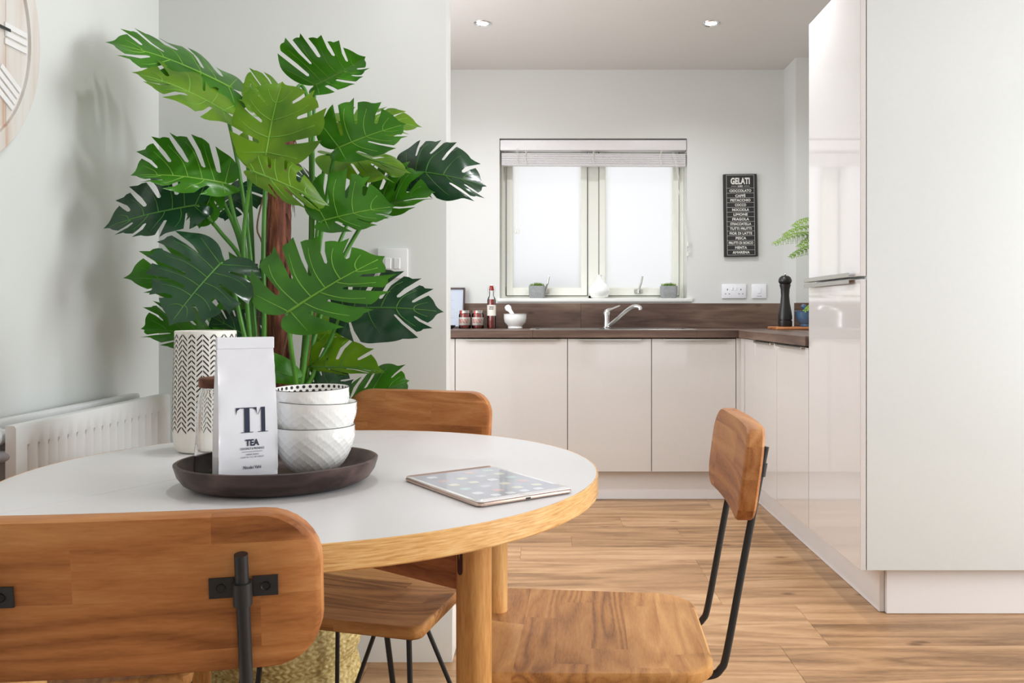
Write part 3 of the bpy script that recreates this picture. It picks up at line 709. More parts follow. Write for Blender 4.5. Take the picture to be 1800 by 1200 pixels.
p = obj('pestle', bm, M['ceramic'], None, 60); p.location = t.location; p.location.y += 0.0; tag(p, 'white ceramic pestle leaning in the white mortar', 'pestle')
# dark frame leaning
t = thing('leaning_frame', 'dark red framed print leaning on kitchen wall beside the partition end', 'picture frame', ((815-CX)*5.0/F-0.10, 5.045, wz)); t.rotation_euler = (math.radians(-8), 0, math.radians(-6))
obj('frame', frame_bm(-0.11, 0.10, 0, 0.245, 0.010, -0.012, 0.006), M['darkframe'], t)
obj('print', B(-0.100, 0.090, -0.004, 0.002, 0.010, 0.235), M['page'], t)
bm = bmesh.new()
for k in range(9): box(bm, -0.08, 0.04-0.02*(k % 3), -0.0046, -0.0039, 0.06+k*0.018, 0.0615+k*0.018)
obj('print_lines', bm, M['pipe'], t, 0)
t = obj('small_dish', lathe(bmesh.new(), [(0, 0), (0.028, 0), (0.042, 0.010), (0.048, 0.020), (0.046, 0.021), (0.038, 0.012), (0.025, 0.004), (0, 0.003)], 28), M['black']); t.location = (-0.575, 4.80, wz)
tag(t, 'small black dish on worktop at the partition end', 'dish')
# chopping board, mill, blue mortar, fern
t = obj('chopping_board', B(1.235, 1.60, 4.52, 4.72, 0, 0.016, bev=0.004, seg=2), M['board']); t.location = (0, 0, wz); tag(t, 'thin wooden chopping board on worktop under the pepper mill', 'chopping board')
t = thing('pepper_mill', 'tall black wooden pepper mill on chopping board', 'pepper mill', ((1380-CX)*4.62/F, 4.62, wz+0.0165))
obj('mill_body', lathe(bmesh.new(), [(0, 0), (0.037, 0), (0.038, 0.003), (0.038, 0.032), (0.034, 0.034), (0.034, 0.037), (0.038, 0.039), (0.038, 0.055), (0.034, 0.085), (0.026, 0.13), (0.0225, 0.17), (0.0245, 0.205), (0.030, 0.226), (0.030, 0.232), (0, 0.232)], 32), M['mill'], t)
obj('mill_head', lathe(bmesh.new(), [(0, 0.2325), (0.026, 0.2325), (0.030, 0.236), (0.036, 0.246), (0.036, 0.256), (0.030, 0.270), (0.018, 0.279), (0, 0.281)], 32), M['mill'], t)
obj('finial', lathe(bmesh.new(), [(0, 0.281), (0.004, 0.281), (0.006, 0.287), (0.004, 0.293), (0, 0.294)], 14), M['steel'], t)
bx = 1.425
t = obj('blue_mortar', lathe(bmesh.new(), [(0, 0), (0.035, 0), (0.038, 0.006), (0.036, 0.012), (0.052, 0.028), (0.062, 0.055), (0.064, 0.080), (0.069, 0.084), (0.066, 0.087), (0.058, 0.082), (0.052, 0.05), (0.03, 0.025), (0, 0.02)], 32), M['blue']); t.location = (bx, 4.62, wz+0.0165); tag(t, 'blue glazed mortar on chopping board beside tall unit', 'mortar')
bm = bmesh.new(); tube(bm, [(0.03, 0, 0.035), (0.0, 0, 0.075), (-0.020, 0, 0.098), (-0.030, 0, 0.112), (-0.036, 0, 0.119)], [0.012, 0.008, 0.011, 0.014, 0.008], 14)
p = obj('blue_pestle', bm, M['blue'], None, 60); p.location = (bx+0.012, 4.62, wz+0.0165); tag(p, 'blue pestle resting inside the blue mortar', 'pestle')

def fern():
    t = thing('potted_fern', 'light green fern arching out from behind the tall unit', 'plant', (1.60, 4.36, wz))
    obj('pot', lathe(bmesh.new(), [(0, 0), (0.045, 0), (0.062, 0.09), (0.064, 0.10), (0.058, 0.10), (0.055, 0.085), (0, 0.085)], 28), M['concrete'], t)
    root = Vector((1.60, 4.36, wz+0.09)); off = Vector((1.60, 4.36, wz)); rr = random.Random(5)
    specs = [(P(1356, 431, 4.25), 0.60, 0.085), (P(1374, 416, 4.22), 0.62, 0.07), (P(1392, 400, 4.2), 0.64, 0.08), (P(1386, 454, 4.3), 0.52, 0.07), (P(1402, 436, 4.2), 0.56, 0.08), (P(1440, 372, 4.3), 0.7, 0.09), (P(1412, 548, 4.4), 0.22, 0.045), (P(1480, 350, 4.5), 0.7, 0.09), (P(1500, 400, 4.2), 0.6, 0.09)]
    for tip, hh, wd in specs:
        mid = (root+tip)*0.5; mid.z = max(tip.z, root.z)+0.07
        c = bez(root, root+Vector((0, 0, hh*0.7)), mid+Vector((0, 0, 0.05)), tip, 26)
        bm = bmesh.new(); tube(bm, [p-off for p in c], [0.003-0.0022*i/26 for i in range(27)], 5)
        for i in range(9, 26):
            p = c[i]-off; tan = (c[min(i+1, 26)]-c[i-1]).normalized(); side = tan.cross(Vector((0, -0.5, 0.85))).normalized()
            L = wd*math.sin(PI*min(1, (27-i)/16.0*0.62+0.02))
            for s in (-1, 1):
                d = (side*s+tan*0.55).normalized()
                nn = max(3, int(L/0.009))
                for k in range(nn):
                    q = p+d*L*k/nn+Vector((0, 0, -0.25*L*(k/nn)**2)); a = 0.017*(1-0.7*k/nn)+0.003
                    for s2 in (-1, 1):
                        e = (tan*s2+d*0.6).normalized()*a; w = d*0.0048
                        vv = [bm.verts.new(x) for x in (q, q+e*0.5+w, q+e+Vector((0, 0, rr.uniform(-0.002, 0.002))), q+e*0.5-w)]; bm.faces.new(vv)
        obj('frond', bm, M['fern'], t, -180)
fern()

# ------------------------------------------------------------------ dining table
TC = Vector((-0.387, 1.395)); TR = 0.470; TZ0 = 0.750
tb = thing('dining_table', 'round white-topped dining table with oak edge and round oak legs', 'table', (TC.x, TC.y, 0))
N = 128
def disc(bm, r, z0, z1, seg=N):
    return lathe(bm, [(0, z0), (r-0.001, z0), (r, z0+0.001), (r, z1-0.0008), (r-0.0008, z1), (0, z1)], seg)
# top built as two boards meeting at the seam
sd = Vector((0.076, 0.135)).normalized(); sn = Vector((sd.y, -sd.x))
so = (Vector((-0.68, 1.14))-TC).dot(sn)
def half(bm, r, z0, z1, side):
    g = 0.0004
    a0 = math.acos(max(-1, min(1, so/r))); base = math.atan2(sn.y, sn.x)
    angs = [base-a0+(2*a0)*i/100 for i in range(101)] if side > 0 else [base+a0+(2*PI-2*a0)*i/60 for i in range(61)]
    pts = [(r*math.cos(a)+sn.x*g*side, r*math.sin(a)+sn.y*g*side) for a in angs]
    lo = [bm.verts.new((x, y, z0)) for x, y in pts]; hi = [bm.verts.new((x, y, z1)) for x, y in pts]
    n = len(pts)
    for i in range(n): bm.faces.new((lo[i], lo[(i+1) % n], hi[(i+1) % n], hi[i]))
    bm.faces.new(hi); bm.faces.new(lo[::-1]); return bm
for s, nm in ((1, 'top_board'), (-1, 'top_board')):
    tp_ = obj(nm, half(bmesh.new(), TR-0.0025, TZ0-0.012, TZ0, s), M['laminate'], tb, 25)
# oak edge band, mapped so that the grain runs round the rim
bm = bmesh.new(); prof = [(TR-0.03, 0.717), (TR-0.002, 0.717), (TR, 0.719), (TR, TZ0-0.0008), (TR-0.0008, TZ0+0.0001), (TR-0.0028, TZ0+0.0001)]
lathe(bm, prof, N); 
t_ = NT('table_rim_oak'); t_.b.inputs['Roughness'].default_value = 0.4
tc = t_.n('TexCoord'); sp_ = t_.n('SeparateXYZ'); t_.l(tc.outputs['Object'], sp_.inputs[0])
an = t_.math('MULTIPLY', t_.math('ARCTAN2', sp_.outputs[1], sp_.outputs[0]), 6.0)
cb = t_.n('CombineXYZ'); t_.l(an, cb.inputs[0]); t_.l(t_.math('MULTIPLY', sp_.outputs[2], 190.0), cb.inputs[1])
nz = t_.n('TexNoise', i_Scale=2.0, i_Detail=6.0, i_Roughness=0.6); t_.l(cb.outputs[0], nz.inputs['Vector'])
t_.l(t_.ramp(nz.outputs['Fac'], [(0.3, srgb(196, 140, 78)), (0.5, srgb(228, 178, 112)), (0.68, srgb(240, 204, 144))]), t_.b.inputs['Base Color'])
t_.bump(nz.outputs['Fac'], 0.1, 0.0006)
obj('rim_band', bm, t_.m, tb)
obj('top_core', lathe(bmesh.new(), [(0, 0.7175), (TR-0.02, 0.7175), (TR-0.02, 0.7375), (0, 0.7375)], 64), M['apron'], tb)
LEGS = [(-0.109, 1.238), (-0.103, 1.60), (-0.648, 1.035), (-0.690, 1.650)]
for i, (x, y) in enumerate(LEGS):
    r = 0.0262
    lx, ly = x-TC.x, y-TC.y
    lg = obj('leg', lathe(bmesh.new(), [(0, 0.001), (r-0.003, 0.001), (r-0.001, 0.004), (r, 0.06), (r, 0.716), (0, 0.716)], 36), M['leg'], tb); lg.location = (lx, ly, 0)
    if i == 0:
        a = math.radians(223); n_ = Vector((math.cos(a), math.sin(a), 0)); tt = Vector((-n_.y, n_.x, 0))
        bm = bmesh.new(); ol = rrect(0.0125, 0.048, 0.0062, 6, 3)
        vs1 = [bm.verts.new(n_*(math.sqrt(max(0, r*r-p*p))+0.0004)+tt*p+Vector((0, 0, q+0.653))) for p, q in ol]; bm.faces.new(vs1)
        obj('bolt_slot', bm, M['slot'], lg, 0)
        bo = obj('bolt', lathe(bmesh.new(), [(0, 0), (0.0048, 0), (0.0048, 0.002), (0.0025, 0.004), (0, 0.0042)], 12), M['gold'], lg)
        bo.matrix_local = Matrix.Translation(n_*(r+0.0003)+Vector((0, 0, 0.672))) @ n_.to_track_quat('Z', 'Y').to_matrix().to_4x4()
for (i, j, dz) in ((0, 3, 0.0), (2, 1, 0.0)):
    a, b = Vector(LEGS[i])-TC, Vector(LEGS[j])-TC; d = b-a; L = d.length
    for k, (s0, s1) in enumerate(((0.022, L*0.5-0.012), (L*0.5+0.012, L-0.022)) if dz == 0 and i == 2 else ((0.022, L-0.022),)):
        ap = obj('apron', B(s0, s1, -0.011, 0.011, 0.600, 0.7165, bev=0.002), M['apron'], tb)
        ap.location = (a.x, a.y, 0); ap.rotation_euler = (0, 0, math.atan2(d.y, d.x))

# ------------------------------------------------------------------ chairs (origin on floor under seat centre, back towards +y)
def make_chair(label):
    t = thing('dining_chair', label, 'chair', (0, 0, 0), 0)
    wf, wb, dp = 0.415, 0.375, 0.395
    def smap(a, b, c):
        k = (wf+(wb-wf)*(b/dp+0.5))/wf
        return Vector((a*k, b, 0.4385+c))
    def scoop(a, b):
        ra = min(1, abs(a)/(wf/2)); rb = min(1, abs(b)/(dp/2))
        return -0.011*(1-ra**3)*(1-rb**4)*(1.0)
    st = obj('seat', slab(bmesh.new(), rrect(wf, dp, [0.07, 0.07, 0.022, 0.022], 8, 14), 0.023, smap, 0.004, scoop, (0.95, 0.88, 0.78, 0.62, 0.42, 0.2)), M['seat'], t, 50)
    def bmap(a, b, c):
        y = 0.260-0.30*a*a+0.13*(b)+c
        return Vector((a, y, 0.7525+b))
    obj('backrest', slab(bmesh.new(), rrect(0.360, 0.150, [0.052, 0.052, 0.046, 0.046], 8, 20), 0.028, bmap, 0.004, None, (0.8, 0.5, 0.22)), M['back'], t, 40)
    bm = bmesh.new()
    box(bm, -0.185, 0.185, -0.180, -0.160, 0.4205, 0.4265, 0.001); box(bm, -0.165, 0.165, 0.150, 0.168, 0.4205, 0.4265, 0.001)
    for s in (-1, 1): box(bm, s*0.155-0.010, s*0.155+0.010, -0.160, 0.150, 0.4205, 0.4265, 0.001)
    obj('seat_frame', bm, M['black'], t)
    for s in (-1, 1):
        x = s*0.1125
        pts = catmull([(x, 0.02, 0.4145), (x, 0.15, 0.4145), (x, 0.195, 0.4155), (x, 0.212, 0.427), (x, 0.222, 0.455), (x, 0.2485, 0.60), (x, 0.2755, 0.745), (x, 0.2845, 0.792)], 5)
        obj('back_rod', tube(bmesh.new(), pts, 0.0062, 12), M['black'], t)
        br = bmesh.new()
        yy = lambda a, dz: 0.262-0.30*a*a+0.13*dz+0.0122
        for sx in (-1, 1):
            a0, a1 = x+sx*0.008, x+sx*0.030
            v = [br.verts.new((a, yy(a, z-0.7525)+o, z)) for a in (a0, a1) for z in (0.7495, 0.7685) for o in (0, 0.0025)]
            for q in ((0, 1, 3, 2), (4, 6, 7, 5), (0, 4, 5, 1), (2, 3, 7, 6), (0, 2, 6, 4), (1, 5, 7, 3)): br.faces.new([v[i] for i in q])
        tube(br, [(x, 0.2755+0.0005, 0.744), (x, 0.2795, 0.7655)], 0.0085, 14)
        bk = obj('bracket', br, M['black'], t, 30)
        for sx in (-1, 1):
            a = x+sx*0.0195
            sc_ = obj('screw', lathe(bmesh.new(), [(0, 0.0003), (0.0032, 0.0003), (0.0042, 0.0012), (0.0042, 0.0), (0, 0)], 12), M['blackrub'], bk)
            sc_.matrix_local = Matrix.Translation((a, yy(a, 0.0065)+0.0027, 0.759)) @ Matrix.Rotation(-PI/2, 4, 'X')
    for sx in (-1, 1):
        f1 = Vector((sx*0.188, -0.178, 0.006))
        obj('leg', tube(bmesh.new(), [(sx*0.172, -0.168, 0.421), f1+Vector((0, 0, 0.03)), f1, f1+Vector((-sx*0.006, 0.012, 0)), f1+Vector((-sx*0.008, 0.014, 0.03)), (sx*0.128, -0.168, 0.421)], 0.0052, 8), M['black'], t)
        f2 = Vector((sx*0.185, 0.200, 0.006))
        obj('leg', tube(bmesh.new(), [(sx*0.150, 0.145, 0.421), f2+Vector((0, 0, 0.03)), f2, f2+Vector((-sx*0.012, -0.006, 0)), f2+Vector((-sx*0.014, -0.008, 0.03)), (sx*0.012, 0.155, 0.421)], 0.0052, 8), M['black'], t)
    return t
def copy_tree(o, parent=None):
    c = o.copy(); C.objects.link(c)
    if parent: c.parent = parent
    for ch in list(o.children): copy_tree(ch, c)
    return c
ch0 = make_chair('wooden chair seen from behind in the left foreground, its back nearest the viewer')
def pose(t, cx, cy, bx_, by_): t.location = (cx, cy, 0); t.rotation_euler = (0, 0, math.atan2(by_, bx_)-PI/2)
bd = Vector((0.139, -0.99)).normalized(); bc = Vector((-0.392, 0.765)); cc = bc-bd*0.262; pose(ch0, cc.x, cc.y, bd.x, bd.y)
def place(cx, cy, bx_, by_, label): t = copy_tree(ch0); t['label'] = label; pose(t, cx, cy, bx_, by_); return t
place(0.078, 1.500, 0.998, -0.055, 'wooden chair facing left at the right side of table, slim backrest seen side-on')
bd = Vector((0.27, 0.963)).normalized(); bc = Vector((-0.302, 1.985)); cc = bc-bd*0.262
place(cc.x, cc.y, bd.x, bd.y, 'wooden chair at the far side of table in front of partition, backrest facing viewer')
place(-0.806, 1.438, -0.95, -0.31, 'wooden chair at the left side of table, only its seat corner showing below')

# ------------------------------------------------------------------ things on the table
tz = TZ0+0.0005
# tray
t = thing('serving_tray', 'dark brown oval wooden tray on white table', 'tray', (-0.411, 1.281, tz), math.radians(13))
def dish(bm, seg=72):
    lathe(bm, [(0, 0), (0.108, 0), (0.124, 0.0025), (0.136, 0.009), (0.144, 0.020), (0.1485, 0.034), (0.1488, 0.0365), (0.1472, 0.0375), (0.1425, 0.0372), (0.1412, 0.0355), (0.137, 0.021), (0.130, 0.0125), (0.119, 0.0075), (0.108, 0.0062), (0, 0.006)], seg, sx=1.0, sy=0.90); return bm
obj('dish_body', dish(bmesh.new()), M['tray'], t, 40)
ty0 = tz+0.0066
# bowls
def relief(r, z, a, n=22):
    if z < 0.006 or z > 0.070: return r
    p, q = a*n/(2*PI)+z*70, a*n/(2*PI)-z*95
    f = lambda x: max(0.0, 1-abs((x % 1.0)-0.5)*2/0.22)
    return r+0.0011*max(f(p), f(q))*min(1, (0.072-z)/0.006)
def bowl(x, y, z, tilt, rim, label, k=1.0, dots=False):
    t = thing('bowl', label, 'bowl', (x, y, z)); t.rotation_euler = tilt; t['group'] = 'stacked white bowls'
    out = [(0, 0), (0.026, 0), (0.027, 0.003)]
    pr = [(0.027, 0.003), (0.036, 0.010), (0.0455, 0.020), (0.053, 0.033), (0.058, 0.047), (0.0610, 0.060), (0.0622, 0.077)]
    pp = catmull([(a, 0, b) for a, b in pr], 7)
    prof = [(0, 0), (0.026, 0)]+[(p.x*k, p.z) for p in pp]
    inn = [(0.0610*k, 0.0775), (0.0598*k, 0.076), (0.0588*k, 0.060), (0.0555*k, 0.047), (0.0505*k, 0.034), (0.043*k, 0.022), (0.033*k, 0.013), (0.02, 0.008), (0, 0.007)]
    obj('bowl_body', _bowl(prof, inn, k), M['ceramic'], t, 60)
    rb = obj('rim_line', lathe(bmesh.new(), [(0.0621*k, 0.0768), (0.0623*k, 0.0774), (0.0616*k, 0.0779), (0.0609*k, 0.0776)], 96), M['ink'], t)
    if dots:
        bm = bmesh.new()
        for ring, (rr, zz, sl) in enumerate(((0.0596, 0.0735, 0.02), (0.0592, 0.0665, 0.06), (0.0585, 0.0590, 0.12))):
            for i in range(34):
                a = 2*PI*(i+0.5*ring)/34; s = 0.0027
                c = Vector((math.cos(a), math.sin(a), 0)); tt = Vector((-c.y, c.x, 0)); upv = (Vector((0, 0, 1))+c*sl).normalized()
                ctr = c*(rr*k-0.0004)+Vector((0, 0, zz))
                bm.faces.new([bm.verts.new(ctr+tt*s*math.cos(b)+upv*s*math.sin(b)) for b in [PI*2*j/8 for j in range(8)]])
        obj('dot_pattern', bm, M['ink'], t, 0)['kind'] = 'stuff'
    return t
def _bowl(prof, inn, k):
    bm = bmesh.new(); seg = 220; rings = []
    for r, z in prof:
        rings.append([bm.verts.new((0, 0, z))] if r < 1e-6 else [bm.verts.new((relief(r, z, 2*PI*i/seg)*math.cos(2*PI*i/seg), relief(r, z, 2*PI*i/seg)*math.sin(2*PI*i/seg), z)) for i in range(seg)])
    for r, z in inn:
        rings.append([bm.verts.new((0, 0, z))] if r < 1e-6 else [bm.verts.new((r*math.cos(2*PI*i/seg), r*math.sin(2*PI*i/seg), z)) for i in range(seg)])
    for a, b in zip(rings, rings[1:]):
        for i in range(seg):
            j = (i+1) % seg
            if len(a) == 1: bm.faces.new((a[0], b[i], b[j]))
            elif len(b) == 1: bm.faces.new((a[i], a[j], b[0]))
            else: bm.faces.new((a[i], a[j], b[j], b[i]))
    return bm
bxx, byy = -0.3665, 1.318
bowl(bxx, byy, ty0, (0, 0, 0), 0, 'bottom white textured bowl of the stack of three on tray')
bowl(bxx+0.0003, byy, ty0+0.0385, (0, math.radians(2.2), 0), 0, 'middle white textured bowl of the stack of three on tray')
bowl(bxx-0.004, byy+0.002, ty0+0.0585, (math.radians(1.0), math.radians(-1.2), 0.4), 0, 'top white bowl of the stack with black dots inside', 0.93, True)

# tea bag
t = thing('tea_bag', 'white foil tea packet with dark blue lettering standing on tray', 'packet', (-0.446, 1.236, ty0), math.radians(31))
LV = [(0.0, 0.0390, 0.024), (0.006, 0.0410, 0.0255), (0.03, 0.0412, 0.0260), (0.06, 0.0410, 0.0255), (0.09, 0.0408, 0.0240), (0.12, 0.0405, 0.0210), (0.15, 0.0402, 0.0160), (0.175, 0.0400, 0.0105), (0.195, 0.0398, 0.0055), (0.203, 0.0397, 0.0035), (0.216, 0.0397, 0.0030)]
def dz_(z):
    for a, b in zip(LV, LV[1:]):
        if a[0] <= z <= b[0]: k = (z-a[0])/(b[0]-a[0]); return a[2]+(b[2]-a[2])*k
    return LV[-1][2]
rr = random.Random(11); bm = bmesh.new(); rings = []
lv2 = []
for a, b in zip(LV, LV[1:]):
    for k in range(3): lv2.append(tuple(a[i]+(b[i]-a[i])*k/3 for i in range(3)))
lv2.append(LV[-1])
for (z, w, d) in lv2:
    g = 0.004+0.010*min(1, max(0, (z-0.02)/0.12)); ring = []
    xs_ = [-1, -0.9, -0.6, -0.3, 0, 0.3, 0.6, 0.9, 1]
    wr = 0.0022 if 0.0 < z < 0.19 else 0.0002
    for x in xs_: ring.append((x*w, -d+(rr.uniform(-wr, wr) if abs(x) > 0.7 or z > 0.12 or z < 0.02 else 0)*0.8, z))
    ring.append((w-g*0.5, -d*0.4, z)); ring.append((w-g+rr.uniform(-wr, wr), 0, z)); ring.append((w-g*0.5, d*0.4, z))
    for x in reversed(xs_): ring.append((x*w, d, z))
    ring.append((-w+g*0.5, d*0.4, z)); ring.append((-w+g+rr.uniform(-wr, wr), 0, z)); ring.append((-w+g*0.5, -d*0.4, z))
    rings.append([bm.verts.new(p) for p in ring])
n = len(rings[0])
for a, b in zip(rings, rings[1:]):
    for i in range(n): bm.faces.new((a[i], a[(i+1) % n], b[(i+1) % n], b[i]))
bm.faces.new(rings[0][::-1]); bm.faces.new(rings[-1]); obj('bag_body', bm, M['bag'], t, 28)
obj('folded_top', B(-0.0405, 0.0405, -0.0062, 0.0045, 0.2005, 0.2175, bev=0.001), M['bag'], t)
def onbag(bm): return mapbm(bm, lambda x, y, zz: Vector((0.003+x*0.90, -dz_(y)-0.0010, y)))
def poly(bm, pts): bm.faces.new([bm.verts.new((x*0.001+0.002, y*0.001+0.0800, 0)) for x, y in pts])
bm = bmesh.new()
poly(bm, [(-24.5, 36), (7.7, 36), (7.7, 34.8), (-24.5, 34.8)]); poly(bm, [(-11.8, 34.9), (-3.4, 34.9), (-3.4, 0.8), (-11.8, 0.8)])
poly(bm, [(-24.5, 35), (-18, 35), (-22.5, 32), (-24.5, 25)]); poly(bm, [(7.7, 35), (1.5, 35), (6, 32), (7.7, 25)]); poly(bm, [(-17, 0.9), (1.8, 0.9), (1.8, 0), (-17, 0)])
poly(bm, [(14.6, 36), (20.8, 36), (20.8, 0.8), (14.6, 0.8)]); poly(bm, [(9, 0.9), (25, 0.9), (25, 0), (9, 0)]); poly(bm, [(14.7, 36), (14.7, 34.2), (9.6, 25), (9.0, 25.4)])
bmesh.ops.subdivide_edges(bm, edges=[e for e in bm.edges if e.calc_length() > 0.02], cuts=3)
obj('lettering', onbag(bm), M['navy'], t, 0)
def bagtext(s, size, zc, w, bold, xo=0.0022, mat='navy'):
    bm = text_bm(s, size, bold, 1.0, w)
    for v in bm.verts: v.co.y += zc; v.co.x += xo
    obj('lettering', onbag(bm), M[mat], t, 0)
bagtext('TEA', 0.0125, 0.0655, 0.0215, 0.0005)
bagtext('COCONUT & PROVENCE', 0.0042, 0.0570, 0.037, 0.00008)
bagtext('HERBAL BLEND', 0.003, 0.0485, 0.020, 0.0)
bagtext('LOOSE TEA  75 G  NET WEIGHT', 0.003, 0.0447, 0.036, 0.0)
bagtext('Nicolas Vah\u00e9', 0.0066, 0.0300, 0.0275, 0.0001)
bm = bmesh.new(); poly(bm, [(-16, -27.3), (16, -27.3), (16, -27.8), (-16, -27.8)]); obj('lettering', onbag(bm), M['navy'], t, 0)

# glass jar with wooden lid
t = thing('storage_jar', 'clear glass storage jar with walnut lid, tucked behind tea packet', 'jar', (-0.512, 1.312, ty0))
obj('glass_body', lathe(bmesh.new(), [(0, 0), (0.036, 0), (0.0385, 0.003), (0.0395, 0.010), (0.0345, 0.085), (0.0335, 0.115), (0.031, 0.128), (0.0285, 0.134), (0.0285, 0.137), (0.0270, 0.137), (0.0270, 0.133), (0.0295, 0.127), (0.0318, 0.114), (0.0328, 0.085), (0.0375, 0.011), (0.0365, 0.005), (0, 0.004)], 40), M['glass'], t)
obj('lid', lathe(bmesh.new(), [(0, 0.1375), (0.0305, 0.1375), (0.032, 0.139), (0.032, 0.151), (0.0305, 0.1525), (0, 0.1525)], 36), M['lid'], t)

# patterned vase
vx, vy = -0.648, 1.590
t = thing('patterned_vase', 'tall off-white vase with black chevron pattern behind tray', 'vase', (vx, vy, tz), 0.6)
VP = [(0.0440, 0.0), (0.0520, 0.004), (0.0565, 0.018), (0.0582, 0.04), (0.0582, 0.075), (0.0575, 0.12), (0.0560, 0.18), (0.0548, 0.225)]
vpp = catmull([(a, 0, b) for a, b in VP], 4)
def vr(z):
    for a, b in zip(VP, VP[1:]):
        if a[1] <= z <= b[1]: return a[0]+(b[0]-a[0])*(z-a[1])/(b[1]-a[1])
    return VP[-1][0]
obj('vase_body', lathe(bmesh.new(), [(0, 0)]+[(p.x, p.z) for p in vpp]+[(0.0535, 0.2265), (0.0515, 0.226), (0.0515, 0.20), (0.053, 0.05), (0.045, 0.012), (0, 0.010)], 64), M['vase'], t)
bm = bmesh.new()
cols = []; a = 0.0
unit = [1.0, 0.62, 1.0, 0.62, 1.0, 0.62]*3; tot = sum(unit); 
for w in unit: cols.append((a, a+w/tot*2*PI, w)); a += w/tot*2*PI
def vp(a, z): r = vr(z)+0.00045; return Vector((r*math.cos(a), r*math.sin(a), z))
for a0, a1, w in cols:
    m = (a0+a1)/2; rise = 0.0105 if w == 1.0 else 0.0064; st = 0.0094
    z = 0.038+(0.0 if w == 1.0 else 0.004)
    while z < 0.216-rise*0.3:
        for s in (-1, 1):
            e0 = m+s*0.035*(a1-a0); e1 = m+s*0.43*(a1-a0); th = 0.0033; nseg = 4
            for k in range(nseg):
                f0, f1 = k/nseg, (k+1)/nseg
                A0, A1 = e0+(e1-e0)*f0, e0+(e1-e0)*f1; Z0, Z1 = z+rise*(1-f0), z+rise*(1-f1)
                if max(Z0, Z1)+th > 0.2235: continue
                bm.faces.new([bm.verts.new(p) for p in (vp(A0, Z0), vp(A1, Z1), vp(A1, Z1+th), vp(A0, Z0+th))])
        z += st
obj('chevron_pattern', bm, M['ink'], t, 0)['kind'] = 'stuff'

# tablet
t = thing('tablet', 'white tablet with rose metal back lying on the table', 'tablet', (-0.093, 1.255, tz), math.atan2(0.092, 0.128))
TW, TL = 0.160, 0.226
bm = slab(bmesh.new(), rrect(TW, TL, 0.010, 6, 6), 0.0062, lambda a, b, c: Vector((a, b, 0.0031+c)), 0.0022)
obj('case', bm, M['rose'], t, 50)
bm = slab(bmesh.new(), rrect(TW-0.002, TL-0.002, 0.009, 6, 6), 0.0008, lambda a, b, c: Vector((a, b, 0.0067+c)), 0.0003)
obj('front_glass', bm, M['tabglass'], t, 50)
obj('screen', B(-0.072, 0.072, -0.096, 0.096, 0.00712, 0.00730), M['screen'], t, 0)
ring_ = lathe(bmesh.new(), [(0.0052, 0.0072), (0.0062, 0.00735), (0.0058, 0.0072)], 20, (0, -0.1045, 0)); obj('home_button', ring_, M['rose'], t)
icol = [srgb(226, 230, 236), srgb(216, 190, 190), srgb(190, 214, 214), srgb(206, 208, 220), srgb(222, 222, 210)]
imats = [plain('screen_icon_tint', c, 0.1) for c in icol]
rr = random.Random(2)
for r_ in range(5):
    for c_ in range(4):
        if rr.random() < 0.12: continue
        x, y = -0.050+c_*0.0333, 0.075-r_*0.034
        bm = bmesh.new(); bm.faces.new([bm.verts.new((x+a, y+b, 0.0074)) for a, b in rrect(0.0155, 0.0155, 0.005, 4, 2)])
        obj('app_icon', bm, rr.choice(imats), t, 0)
bm = bmesh.new()
for c_ in range(4): bm.faces.new([bm.verts.new((-0.036+c_*0.024+a, -0.086+b, 0.0074)) for a, b in rrect(0.014, 0.014, 0.004, 4, 2)])
obj('dock_icons', bm, imats[0], t, 0)
obj('charging_port', B(-0.004, 0.004, -TL/2-0.0003, -TL/2+0.0005, 0.0018, 0.0042), M['blackrub'], t, 0)

# ------------------------------------------------------------------ radiator
RZT, RZB = 0.800, 0.20
t = thing('radiator', 'white double panel radiator with vertical flutes on left wall', 'radiator', (0, 0, 0))
def rad_panel(xf, ya, yb):
    bm = bmesh.new(); th = 0.020; ys = []
    y = ya; ys.append((y, 0)); p0 = ya+0.034; pitch = 0.0333
    n = int((yb-ya-0.05)/pitch)
    for k in range(n):
        b = p0+k*pitch
        ys += [(b, 0), (b+0.006, 1), (b+0.014, 1), (b+0.021, 0)]
    ys.append((yb, 0))
    zs = [(RZB, 0), (RZB+0.035, 0), (RZB+0.045, 1), (RZT-0.052, 1), (RZT-0.040, 0), (RZT-0.006, 0), (RZT-0.001, -0.5), (RZT, -1)]
    g = []
    for (yy, f) in ys:
        g.append([bm.verts.new((xf-(0.010 if (f and zf == 1) else 0)+(0.006*zf if zf < 0 else 0), yy, z)) for z, zf in zs])
    for a, b in zip(g, g[1:]):
        for i in range(len(zs)-1): bm.faces.new((a[i], b[i], b[i+1], a[i+1]))
    # back and rim
    bk = [bm.verts.new((xf-th, yy, z)) for yy, z in ((ya, RZB), (yb, RZB), (yb, RZT), (ya, RZT))]
    bm.faces.new(bk)
    bm.faces.new([g[0][i] for i in range(len(zs))]+[bk[3], bk[0]]); bm.faces.new([g[-1][i] for i in range(len(zs))][::-1]+[bk[1], bk[2]])
    bm.faces.new([r[-1] for r in g]+[bk[2], bk[3]]); bm.faces.new([r[0] for r in g][::-1]+[bk[0], bk[1]])
    return bm
RY0_, RY1_ = 1.562, 2.20
obj('front_panel', rad_panel(-0.990, RY0_, RY1_), M['radiator'], t, 40)
obj('back_panel', rad_panel(-1.070, RY0_+0.006, RY1_), M['radiator'], t, 40)
bm = bmesh.new()
for k in range(26): box(bm, -1.065, -1.006, RY0_+0.02+k*0.0235, RY0_+0.022+k*0.0235, RZB+0.04, RZT-0.03)
obj('convector_fins', bm, M['pipe'], t)
